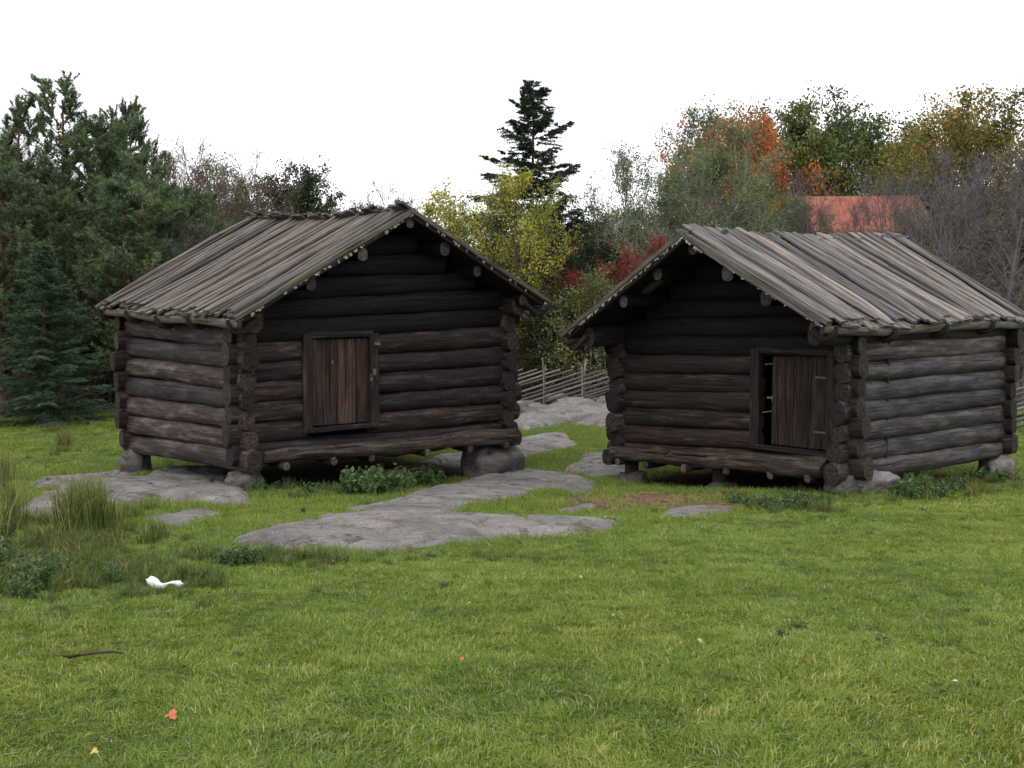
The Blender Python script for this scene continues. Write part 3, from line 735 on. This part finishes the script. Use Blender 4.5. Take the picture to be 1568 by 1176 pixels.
def pine(H,cb,spread,name,mats,nw=24,dens=1.,stems=1,pexp=.5,nn=15):
    mb=MB(); C=[];D=[];T=[];TA=[];TB=[]
    for sN in range(stems):
        d0=np.array([rng.normal(0,.22),rng.normal(0,.22),1.]) if sN else np.array([0,0,1.])
        Hs=H*(1 if sN==0 else rng.uniform(.8,.95))
        tp,_=bp(np.array([0,0,-.1]),d0,Hs,14,.045,.02); tube(mb,tp,np.linspace(H*.016,.015,15),8,.5,0)
        for i in range(nw):
            tt=(i+.5)/nw; f=cb+(1-cb)*tt; irr=rng.uniform(.75,1.15)
            for a in range(5):
                if rng.random()<.16: continue
                p,_=at(tp,min(f+rng.normal(0,.008),.995)); az=a*1.2566+i*1.9+rng.normal(0,.35)
                el=math.radians(0+52*tt**1.3+rng.normal(0,9)); d=np.array([math.cos(az)*math.cos(el),math.sin(az)*math.cos(el),math.sin(el)])
                L=spread*(1-tt)**pexp*rng.uniform(.55,1.15)*irr+.25
                lp,_=bp(p,d,L,6,.09,.09); tube(mb,lp,np.linspace(.03*(1-tt)+.01,.007,7),4,.5,0)
                lt=rng.normal(0,.18); nt=int(6+L*6.5*dens)
                A,B=twigs(lp,nt,.25,1.,.25,.9,.2,.28+.16*L,.3); TA.append(A);TB.append(B)
                for g in (.35,.6,.8,1.):
                    C.append(A+(B-A)*g); D.append(nrm(B-A)+np.array([0,0,.35])); T.append(.5+lt+rng.normal(0,.12,nt)+(.14 if g==1 else -.05))
    thin(mb,np.concatenate(TA),np.concatenate(TB),.006)
    needles(mb,np.concatenate(C),nrm(np.concatenate(D)),.14,.0115,nn,.6,np.clip(np.concatenate(T),0,1),1)
    return mb.mesh(name,mats)
def spruce(H,spread,name,mats,nw=34,drop=.15,cb=.06,pe=.85):
    mb=MB(); tp,_=bp(np.array([0,0,-.1]),np.array([0,0,1.]),H,10,.012,.05); tube(mb,tp,np.linspace(H*.014,.01,11),8,.5,0)
    C=[];D=[];T=[]
    for i in range(nw):
        tt=(i+.5)/nw; fh=cb+(1-cb)*tt; irr=rng.uniform(.7,1.15)
        for a in range(6):
            if rng.random()<drop: continue
            p,_=at(tp,min(fh+rng.normal(0,.008),.995)); az=a*1.047+i*.7+rng.normal(0,.25)
            el=math.radians(-12+58*tt**2+rng.normal(0,9)); d=np.array([math.cos(az)*math.cos(el),math.sin(az)*math.cos(el),math.sin(el)])
            L=spread*(1-tt)**pe*rng.uniform(.5,1.15)*irr+.15
            lp,_=bp(p,d,L,5,.06,.06); tube(mb,lp,np.linspace(.02*(1-tt)+.006,.005,6),3,.5,0)
            nt=int(7+L*12); lt=rng.normal(0,.18)
            f=rng.uniform(.1,1,nt); k=np.minimum((f*5).astype(int),4); e=lp[k+1]-lp[k]; q=lp[k]+e*(f*5-k)[:,None]; dd=nrm(e)
            sg=np.where(np.arange(nt)%2,1,-1)[:,None]; sd=nrm(np.cross(dd,[0,0,1.])); d2=nrm(dd*.75+sd*sg*.7+np.array([0,0,-.4]))
            L2=(.16+.24*L*(1-f*.7))*rng.uniform(.5,1,nt)
            for g in np.linspace(.1,1,6):
                C.append(q+d2*(L2*g)[:,None]);D.append(d2);T.append(.5+lt+rng.normal(0,.12,nt))
    needles(mb,np.concatenate(C),np.concatenate(D),.11,.013,6,.65,np.clip(np.concatenate(T),0,1),1)
    return mb.mesh(name,mats)

LF=dict(
 pine=leaf('pine_needles',[(.03,.052,.026),(.08,.125,.058),(.135,.185,.085),(.18,.23,.105)],.14),
 fir=leaf('fir_needles',[(.026,.052,.03),(.065,.115,.062),(.105,.17,.09)],.1),
 spruce=leaf('spruce_needles',[(.014,.022,.013),(.032,.048,.025),(.06,.08,.04)],.06),
 yellow=leaf('yellow_leaves',[(.12,.15,.03),(.22,.245,.045),(.35,.33,.055),(.48,.42,.07)],.35),
 ygreen=leaf('yellowgreen_leaves',[(.06,.085,.027),(.125,.155,.05),(.23,.23,.08)],.3),
 birch=leaf('aspen_leaves',[(.055,.082,.033),(.115,.155,.063),(.19,.225,.10),(.27,.265,.11)],.3),
 oak=leaf('oak_leaves',[(.032,.05,.015),(.07,.10,.027),(.125,.155,.04),(.19,.18,.055)],.22),
 dark=leaf('dark_leaves',[(.014,.024,.011),(.034,.050,.020),(.065,.088,.032)],.15),
 orange=leaf('orange_leaves',[(.18,.07,.02),(.42,.13,.03),(.58,.20,.045)],.3),
 mixed=leaf('turning_leaves',[(.07,.08,.024),(.155,.145,.036),(.30,.20,.045),(.50,.22,.05)],.3),
 red=leaf('red_leaves',[(.07,.014,.014),(.18,.035,.032),(.34,.08,.065)],.3),
 brown=leaf('brown_leaves',[(.06,.035,.02),(.13,.07,.035),(.22,.12,.05)],.2),
 shrub=leaf('shrub_leaves',[(.035,.05,.016),(.07,.095,.03),(.13,.15,.045)],.25),
 weed=leaf('weed_leaves',[(.03,.06,.02),(.065,.11,.037),(.11,.165,.065)],.25))
rnd=lambda t:math.sin(math.pi*(.18+.66*t))**.6
top=lambda t:(1-t)**.5*.9+.25
egg=lambda t:math.sin(math.pi*(.25+.65*t))**.8
T={}
T['pineA']=pine(9,.12,2.6,'pine_a',[M_trunkp,LF['pine']])
T['pineB']=pine(9,.15,2.5,'pine_b',[M_trunkp,LF['pine']],nw=15,dens=1.,stems=3,pexp=.38,nn=13)
T['spruce']=spruce(9,2.9,'spruce_a',[M_trunk,LF['spruce']],drop=.25,nw=40,pe=.72)
T['spruceB']=spruce(9,2.4,'spruce_b',[M_trunk,LF['fir']],nw=34,drop=.1,cb=.02)
T['birch']=broad(9,.12,3.2,20,7,6,12,.085,[M_trunkb,LF['birch']],top,.09,.11,25,68,'birch_a',stems=2)
T['birchB']=broad(9,.15,3.5,24,8,6,12,.085,[M_trunkb,LF['birch']],egg,.08,.12,20,65,'birch_b')
T['oak']=broad(9,.12,3.6,30,9,7,18,.13,[M_trunk,LF['oak']],rnd,.02,.13,0,58,'oak_a',Ht=.8)
T['oakB']=broad(9,.10,3.9,30,9,7,17,.13,[M_trunk,LF['mixed']],rnd,.02,.14,0,58,'oak_b',Ht=.8)
T['yellow']=broad(7,.1,2.6,16,7,6,11,.095,[M_trunk,LF['yellow']],egg,.08,.11,20,68,'maple_a',stems=3)
T['bareA']=broad(8,.1,3.3,17,8,7,.0,.08,[M_twig,LF['brown']],egg,.07,.1,20,72,'bare_a',stems=2,skip=0,n4=4)
T['bareB']=broad(8,.1,3.2,17,8,7,1.,.07,[M_twigr,LF['brown']],egg,.09,.12,25,75,'bare_b',stems=2,skip=0,n4=3)
T['shrub']=broad(2.6,.03,1.4,12,6,4,12,.075,[M_twig,LF['shrub']],egg,.05,.10,5,65,'shrub_a',stems=3,thick=.012)
T['shrubB']=broad(2.6,.03,1.4,12,6,4,8,.075,[M_twig,LF['brown']],egg,.05,.10,5,65,'shrub_b',stems=3,thick=.012)
T['shrubC']=broad(3.,.03,1.4,12,7,7,0,.07,[M_twigr,LF['brown']],egg,.1,.12,30,80,'shrub_c',stems=3,thick=.01,skip=0,n4=2)
HT={}
for k in T:
    co=np.empty(len(T[k].vertices)*3,np.float32); T[k].vertices.foreach_get('co',co); HT[k]=float(np.percentile(co[2::3],99.7))
VAR={}
def variant(k,lf):
    if lf is None: return T[k]
    if (k,lf) not in VAR:
        m=T[k].copy(); m.materials[1]=LF[lf]; VAR[(k,lf)]=m
    return VAR[(k,lf)]
def plant(name,k,u,d,ytop,wide=1.,lf=None,rot=None):
    x=(u-784)/FPX*d; g=float(ground(x,d)); H=2.6+(470-ytop)/FPX*d-g
    o=obj(name,variant(k,lf)); s=H/HT[k]; o.scale=(s*wide,s*wide,s); o.location=(x,d,g-.03); o.rotation_euler=(0,0,rng.random()*6.28 if rot is None else rot)
    return o
for a in (('pine_tree','pineB',128,33,124,1.2),('pine_tree','pineA',218,37,168,.8),('pine_tree','pineB',45,34,170,1.1),
          ('pine_tree','pineB',190,31,238,1.3),('pine_tree','pineA',95,30,285,1.3),
          ('pine_tree','pineA',5,29,245,1.3),('fir_tree','spruceB',72,27.5,378,1.7),
          ('pine_tree','pineA',262,33,285,1.4),
          ('spruce_tree','spruce',803,41,134,1.1),
          ('bare_tree','bareB',285,37,200,1.,),('bare_tree','bareB',245,39,208,1.),('bare_tree','bareB',325,38,228,1.),
          ('bare_tree','bareA',5,38,175,1.),('bare_tree','bareA',575,50,278,.9),('bare_tree','bareA',640,48,300,.8),
          ('bare_tree','bareB',150,31,430,1.2),('bare_tree','bareA',320,31,330,1.)):
    plant(*a)
for a in (('willow_tree','birchB',350,42,238,1.,'ygreen'),('willow_tree','birchB',300,34,300,1.1,'ygreen'),('willow_tree','birchB',390,40,270,1.,'ygreen'),
          ('oak_tree','oak',425,48,252,.75,'dark'),('oak_tree','oak',485,50,285,.9,'dark'),('oak_tree','oak',540,54,312,.9,'oak'),
          ('oak_tree','oakB',610,56,318,.9,'oak'),
          ('maple_tree','yellow',745,36,276,1.,None),('maple_tree','yellow',690,38,290,.8,'ygreen'),('maple_tree','yellow',812,39,320,1.,'ygreen'),
          ('oak_tree','oak',885,43,308,.8,'dark'),('oak_tree','oak',940,45,322,.9,'dark'),
          ('rowan_tree','yellow',850,38.5,385,.8,'red'),('rowan_tree','yellow',915,37,405,.8,'red'),('rowan_tree','yellow',1003,37,365,.7,'red'),
          ('oak_tree','oak',925,39.5,352,.5,'dark'),('oak_tree','oak',838,40,350,.45,'dark'),
          ('aspen_tree','birch',1045,40,162,1.1,None),('aspen_tree','birchB',955,41,222,1.,None),('aspen_tree','birch',1120,42,195,1.1,None),
          ('aspen_tree','birchB',1000,38,255,1.1,None),('aspen_tree','birchB',1080,38,235,1.1,None),('aspen_tree','birch',1185,40,262,1.,None),
          ('maple_tree','oak',1140,56,184,.8,'orange'),('maple_tree','oak',1100,58,192,.8,'orange'),
          ('oak_tree','oak',1282,62,156,.9,None),('oak_tree','oak',1215,60,182,.8,None),('oak_tree','oak',1345,62,168,.85,None),
          ('oak_tree','oakB',1500,52,148,1.,None),('oak_tree','oakB',1430,54,168,.8,None),('oak_tree','oakB',1590,48,138,1.,None),
          ('maple_tree','oakB',1150,44,285,.6,'mixed'),('oak_tree','oak',1400,58,220,.8,None),
          ('oak_tree','oak',1185,45,308,.7,'oak'),('aspen_tree','birchB',1240,44,318,.8,'ygreen'),('oak_tree','oak',1415,45,318,.6,'oak')):
    plant(*a)
for a in (('bare_tree','bareA',1400,38,228,.9),('bare_tree','bareA',1500,31,232,1.25),('bare_tree','bareA',1330,40,270,.8),
          ('bare_tree','bareA',1450,33,262,1.1),('bare_tree','bareA',1565,32,225,1.2),('bare_tree','bareA',1235,42,262,.7)):
    plant(*a)
CU=newcoll('undergrowth_shrubs',[('shrub',T['shrub']),('shrub',T['shrubB']),('shrub',T['shrubC']),('shrub',variant('shrub','dark')),('shrub',variant('shrub','ygreen'))])
n=230; x=[];y=[];s=[];ix=[]
for k in range(n):
    u=rng.uniform(-200,1800); d=rng.uniform(31,42) if u>330 else rng.uniform(31.5,39)
    if u>700: d=rng.uniform(35,45)
    x.append((u-784)/FPX*d); y.append(d); s.append(rng.uniform(.5,1.15)*(1 if u<700 else 1.2))
    ix.append(rng.choice([0,1,2,3,4],p=[.25,.14,.25,.16,.2]))
x=np.array(x);y=np.array(y);s=np.array(s)
scatter('undergrowth',np.stack([x,y,ground(x,y)],-1),np.stack([x*0,x*0,rng.random(n)*6.28],-1),np.stack([s,s,s],-1),ix,CU)
CF=newcoll('forest_trees',[('tree',variant('oak','dark')),('tree',T['oak']),('tree',variant('birchB','ygreen')),('tree',T['bareB']),('tree',T['pineA'])])
x=[];y=[];s=[];ix=[]
for d in (54,66):
    for u in np.arange(-700,2300,58*50/d):
        uu=u+rng.normal(0,20); yt=np.interp(uu,[0,330,480,600,700,900,1100,1250,1568],[300,300,345,372,385,355,330,300,270])+rng.uniform(0,30)
        dd=d+rng.normal(0,2); xx=(uu-784)/FPX*dd
        H=2.6+(470-yt)/FPX*dd+.3
        k=rng.choice(5,p=[.25,.3,.2,.15,.10]); x.append(xx);y.append(dd);s.append(H/9.0);ix.append(k)
x=np.array(x);y=np.array(y);s=np.array(s);n=len(x)
scatter('distant_forest',np.stack([x,y,ground(x,y)],-1),np.stack([x*0,x*0,rng.random(n)*6.28],-1),np.stack([s*1.2,s*1.2,s],-1),ix,CF)

# ---------------------------------------------------------------- fence
def fence(path):
    mb=MB(); P=np.array(path); seg=np.linalg.norm(np.diff(P,axis=0),axis=1); cs=np.concatenate([[0],np.cumsum(seg)]); Ls=cs[-1]
    def at2(s): return np.array([np.interp(s,cs,P[:,0]),np.interp(s,cs,P[:,1])])
    s=0
    while s<Ls:
        p=at2(s); q=at2(min(s+.1,Ls+.1)) if s+.1<Ls else p+at2(Ls)-at2(Ls-.1)
        t=(q-p)/(np.linalg.norm(q-p)+1e-9); nn=np.array([-t[1],t[0]])
        g=float(ground(p[0],p[1]))
        for sg in (-1,1):
            b=p+nn*sg*.07; tp=b+rng.normal(0,.05,2)
            tube(mb,np.array([[b[0],b[1],g-.1],[b[0],b[1],g+.6],[tp[0],tp[1],g+rng.uniform(1.15,1.45)]]),np.array([.034,.032,.024]),6,rng.random(),0,cap=0)
        s+=rng.uniform(1.0,1.25)
    s=-2.
    while s<Ls-.3:
        a=at2(max(0,s)); s2=min(s+3.0,Ls); b=at2(s2); f0=(max(0,s)-s)/3.; f1=(s2-s)/3.
        z=lambda f:.08+1.0*f
        ga=float(ground(*a));gb=float(ground(*b)); m=(a+b)/2
        tube(mb,np.array([[a[0],a[1],ga+z(f0)],[m[0]+rng.normal(0,.03),m[1]+rng.normal(0,.03),(ga+gb)/2+z((f0+f1)/2)+rng.normal(0,.02)],[b[0],b[1],gb+z(f1)]]),np.array([.042,.036,.028]),6,rng.random(),0,cap=0)
        s+=rng.uniform(.3,.45)
    obj('roundpole_fence',mb.mesh('roundpole_fence',[M_fence]))
w=lambda u,d:((u-784)/FPX*d,d)
fence([w(560,33),w(700,33.2),w(860,32.5),w(1010,31.5),w(1300,29.5),w(1480,26),w(1700,24)])
fence([w(-160,29.5),w(60,30.2),w(215,31.5)])

# ---------------------------------------------------------------- houses behind the trees
M_redw=plain('falu_red_boards',(.18,.04,.03),.85,.1,.2,3); M_white=plain('white_trim',(.75,.74,.7),.6,.3,.06,3)
M_glass=plain('window_glass',(.03,.035,.04),.1,.6,.1,2)
def tiles(nm,mul):
    k=NT(nm); wv=k.n('ShaderNodeTexWave',bands_direction='X'); wv.inputs['Scale'].default_value=1.4; k.l(k.attr('lc').outputs['Vector'],wv.inputs['Vector'])
    c=k.ramp(k.noise(k.pos(),2.5,5,.7),[(.3,(.20*mul,.06*mul,.042*mul)),(.7,(.34*mul,.12*mul,.08*mul))]); return k.pbr(c,.8,.2,wv.outputs[1],.8,.06)
M_tile=tiles('clay_tiles',1.); M_tile2=tiles('old_dark_tiles',.35)
def house(name,cx,cy,yaw,w,l,ze,zr,win_rows,tm):
    E=empty(name,(cx,cy,0)); c,s=math.cos(yaw),math.sin(yaw); X=np.array([c,s,0]);Y=np.array([-s,c,0]);Z=np.array([0,0,1.]); O=np.array([cx,cy,0.]); g=-.5
    mb=MB(); p=lambda a,b,z:O+X*a+Y*b+Z*z; hw,hl=w/2,l/2
    v=[p(-hw,-hl,g),p(hw,-hl,g),p(hw,hl,g),p(-hw,hl,g),p(-hw,-hl,ze),p(hw,-hl,ze),p(hw,hl,ze),p(-hw,hl,ze),p(-hw,0,zr-.1),p(hw,0,zr-.1)]
    mb.add(v,[np.array([[0,1,5,4],[2,3,7,6]]),np.array([[1,2,6,9,5],[3,0,4,8,7]])],smooth=False); obj('walls',mb.mesh('walls',[M_redw]),E)
    mb=MB()
    for sg in (-1,1):
        sl=(zr-ze)/hl; b=(hl+.4)*sg; zb=zr-sl*(hl+.4)
        q=[p(-hw-.4,0,zr),p(hw+.4,0,zr),p(hw+.4,b,zb),p(-hw-.4,b,zb)]; q=np.array(q); q2=q+[0,0,.12]
        lc=np.array([[-hw,0,0],[hw,0,0],[hw,hl,0],[-hw,hl,0]]*2)
        mb.add(np.vstack([q,q2]),[np.array([[0,1,2,3],[4,7,6,5],[2,6,7,3],[1,5,6,2],[0,3,7,4]])],lc,smooth=False)
    obj('tile_roof',mb.mesh('tile_roof',[tm]),E)
    mb=MB()
    for zz in win_rows:
        for sg in (-1,1):
            for a in np.arange(-hw+1.2,hw-.6,2.1):
                box(mb,p(a,sg*(hl+.02),zz),X,Z,Y,.5,.65,.03,1,.5,0); box(mb,p(a,sg*(hl+.055),zz),X,Z,Y,.4,.55,.012,1,.5,1)
                box(mb,p(a,sg*(hl+.075),zz),X,Z,Y,.4,.02,.01,1,.5,0); box(mb,p(a,sg*(hl+.082),zz),X,Z,Y,.02,.55,.01,1,.5,0)
    for a in (-hw,hw):
        for b in (-hl,hl): box(mb,p(a,b,(ze+g)/2),Z,X,Y,(ze-g)/2-.02,.09,.09,1,.5,0)
    obj('windows_and_trim',mb.mesh('windows_and_trim',[M_white,M_glass]),E)
house('red_farmhouse',(1308-784)/FPX*50,50,-.1,4.6,5.,6.0,7.55,(1.4,4.4),M_tile)
house('red_cottage',(882-784)/FPX*42,42,.1,3.0,3,4.7,5.1,(1.4,3.95),M_tile2)

# ---------------------------------------------------------------- weeds, fallen leaves, small things
def weedmesh(h,n,ls):
    mb=MB();C=[];Tn=[]
    for i in range(n):
        p=np.array([rng.normal(0,.12),rng.normal(0,.12),0]); pts,_=bp(p,np.array([rng.normal(0,.3),rng.normal(0,.3),1.]),h*rng.uniform(.6,1.1),5,.12,.0)
        tube(mb,pts,np.linspace(.004,.002,6),3,.5,0)
        for f in np.linspace(.15,1,9):
            x,_=at(pts,f*.99)
            for _ in range(3): C.append(x+rng.normal(0,.03,3)); Tn.append(rng.uniform(.2,.95))
    leaves(mb,np.array(C),ls,np.array(Tn),1,.55,.2); return mb.mesh('weed',[LF['weed'],LF['weed']])
CW=newcoll('weed_plants',[('weed',weedmesh(.32,9,.075)) for _ in range(3)])
WX=[]
def wblob(u,v,ru,rv,n,sc):
    for _ in range(n): a=onground(u+rng.normal(0,ru),v+rng.normal(0,rv)); WX.append((a[0],a[1],sc*rng.uniform(.7,1.2)))
wblob(590,752,30,5,26,1.0);wblob(640,745,18,4,10,.9);wblob(1180,780,40,3,18,.5);wblob(1400,758,40,5,20,.7);wblob(10,890,45,14,24,.6);wblob(60,885,60,14,24,.4)
wblob(430,752,30,3,6,.6);wblob(370,862,12,4,8,.45);wblob(1520,742,15,4,8,.7)
for _ in range(60): WX.append((rng.uniform(-7,7),rng.uniform(5,13),rng.uniform(.1,.2)))
W_=np.array(WX); W_=W_[(rsd(W_[:,0],W_[:,1])<0)]; n=len(W_)
scatter('weeds',np.stack([W_[:,0],W_[:,1],ground(W_[:,0],W_[:,1])],-1),np.stack([np.zeros(n),np.zeros(n),rng.random(n)*6.28],-1),np.repeat(W_[:,2:3],3,1),rng.integers(0,3,n),CW)

mb=MB()
n=420; x=rng.uniform(-12,12,n); y=rng.uniform(4.5,24,n)
z=ground(x,y)+rng.uniform(.04,.06,n)
a=nrm(np.stack([rng.normal(0,1,n),rng.normal(0,1,n),rng.normal(0,.3,n)],-1)); b=nrm(np.cross(a,np.stack([rng.normal(0,.3,n),rng.normal(0,.3,n),np.ones(n)],-1)))
s=rng.uniform(.014,.036,n)[:,None]; c=np.stack([x,y,z],-1)
V=np.stack([c-a*s*.5,c-a*s*.1+b*s*.36,c+a*s*.28+b*s*.2,c+a*s*.5,c+a*s*.28-b*s*.2,c-a*s*.1-b*s*.36],1)
V[:,[1,5],2]+=.006
mb.add(V.reshape(-1,3),[np.arange(n)[:,None]*6+np.arange(6)],tint=np.repeat(rng.random(n),6),smooth=False)
M_fall=leaf('fallen_leaf_colours',[(.10,.05,.025),(.26,.10,.04),(.38,.30,.10),(.55,.52,.42)],.2,big=0.)
obj('fallen_leaves',mb.mesh('fallen_leaves',[M_fall]))
def bigleaf(u,v,s,col,rot):
    x,y=onground(u,v); m=MB(); z=float(ground(x,y))+.055; pts=[]
    for i in range(30):
        t=i/30*6.283; r=s*(.62+.38*abs(math.sin(1.5*t+.3))**.7)*(1+.12*math.sin(9*t)); px,py=r*math.cos(t+rot),r*math.sin(t+rot); pts.append([x+px,y+py,z+.35*py+.25*s*math.sin(2*t)])
    pts.append([x,y,z-.2*s]); m.add(pts,[[[i,(i+1)%30,30] for i in range(30)]],tint=.4)
    obj('fallen_leaf',m.mesh('fallen_leaf',[col]))
M_ol=plain('orange_leaf',(.42,.12,.06),.6,.2,.35,90); bigleaf(262,1112,.03,M_ol,.5); bigleaf(708,1025,.013,M_ol,2.)
M_yl=plain('yellow_leaf',(.40,.34,.08),.6,.2,.35,90); bigleaf(145,1170,.017,M_yl,1.)
x,y=onground(252,908); g=float(ground(x,y)); m=MB()
t=np.linspace(0,1,18); pts=np.stack([x-.125+.25*t,y+.015*np.sin(t*7),g+.075+.016*np.cos(t*9)-.022*np.sin(t*3.1)],-1)
an=np.arange(10); rr=(.022+.012*np.sin(t*6+.6))[:,None]*(1+.3*np.sin(an*2.2+t[:,None]*9)); rr[0]*=.2; rr[-1]*=.2
tube(m,pts,rr,10,.5,0,cap=0); obj('white_plastic_scrap',m.mesh('white_plastic_scrap',[plain('white_plastic',(.7,.7,.7),.4,.4,.12,30)]))
x,y=onground(147,1016); g=float(ground(x,y)); m=MB()
pts=np.array([[x-.13,y-.03,g+.04],[x-.07,y-.02,g+.055],[x+.02,y,g+.06],[x+.09,y+.01,g+.06],[x+.14,y+.03,g+.045]])
tube(m,pts,np.array([.005,.009,.008,.007,.004]),7,.5,0,cap=0); tube(m,np.array([pts[1],pts[1]+[-.05,-.04,-.0],pts[1]+[-.08,-.05,.01]]),np.array([.007,.007,.004]),6,.5,0)
obj('fallen_stick',m.mesh('fallen_stick',[M_bench]))
m=MB()
for k in range(900):
    x=DX+rng.normal(0,.8);y=DY+rng.normal(0,.7); g=float(gprof(x,y))+.03; a=rng.random()*6.28; l=rng.uniform(.05,.16); d=np.array([math.cos(a)*l,math.sin(a)*l,rng.normal(0,.01)]); c=np.array([x,y,g]); s=np.array([-math.sin(a),math.cos(a),0])*.004
    m.add([c-d-s,c-d+s,c+d+s,c+d-s],[[0,1,2,3]],smooth=False)
obj('straw_litter',m.mesh('straw_litter',[plain('straw',(.26,.17,.095),.9,.1,.4,30)]))

# ---------------------------------------------------------------- light and camera
SC.render.engine='CYCLES'
w=bpy.data.worlds.new('World'); SC.world=w; w.use_nodes=True; t=w.node_tree; t.nodes.clear()
out=t.nodes.new('ShaderNodeOutputWorld'); bg=t.nodes.new('ShaderNodeBackground'); sky=t.nodes.new('ShaderNodeTexSky')
sky.sky_type='NISHITA'; sky.sun_disc=False; EL=math.radians(48); AZ=math.radians(200)
sky.sun_elevation=EL; sky.sun_rotation=AZ
hs=t.nodes.new('ShaderNodeHueSaturation'); hs.inputs['Saturation'].default_value=.12; t.links.new(sky.outputs[0],hs.inputs['Color'])
tc=t.nodes.new('ShaderNodeTexCoord'); mp=t.nodes.new('ShaderNodeMapping'); mp.inputs['Scale'].default_value=(1,1,3.5); t.links.new(tc.outputs['Generated'],mp.inputs[0])
nz=t.nodes.new('ShaderNodeTexNoise'); nz.inputs['Scale'].default_value=1.6; nz.inputs['Detail'].default_value=4; t.links.new(mp.outputs[0],nz.inputs['Vector'])
cr=t.nodes.new('ShaderNodeValToRGB'); cr.color_ramp.elements[0].position=.3; cr.color_ramp.elements[0].color=(11.6,11.8,12.5,1); cr.color_ramp.elements[1].position=.65; cr.color_ramp.elements[1].color=(14,14.1,14.6,1)
t.links.new(nz.outputs['Fac'],cr.inputs[0])
mx=t.nodes.new('ShaderNodeMix'); mx.data_type='RGBA'; mx.inputs[0].default_value=.8; t.links.new(hs.outputs[0],mx.inputs[6]); t.links.new(cr.outputs[0],mx.inputs[7])
t.links.new(mx.outputs[2],bg.inputs[0]); bg.inputs[1].default_value=.145; t.links.new(bg.outputs[0],out.inputs[0])
sd=bpy.data.lights.new('sun','SUN'); sd.energy=1.0; sd.angle=math.radians(40); sd.color=(1,.98,.95)
so=bpy.data.objects.new('sun',sd); SC.collection.objects.link(so)
D=Vector((math.sin(AZ)*math.cos(EL),math.cos(AZ)*math.cos(EL),math.sin(EL)))
so.rotation_euler=D.to_track_quat('Z','Y').to_euler(); so.location=(0,-5,20)
SC.view_settings.view_transform='Standard'; SC.view_settings.look='None'; SC.view_settings.exposure=0
cd=bpy.data.cameras.new('camera'); cam=bpy.data.objects.new('camera',cd); SC.collection.objects.link(cam)
cd.sensor_width=36; cd.lens=38; cd.clip_end=4000; cam.location=(0,0,CAMH); cam.rotation_euler=(math.pi/2-PITCH,0,0)
SC.camera=cam
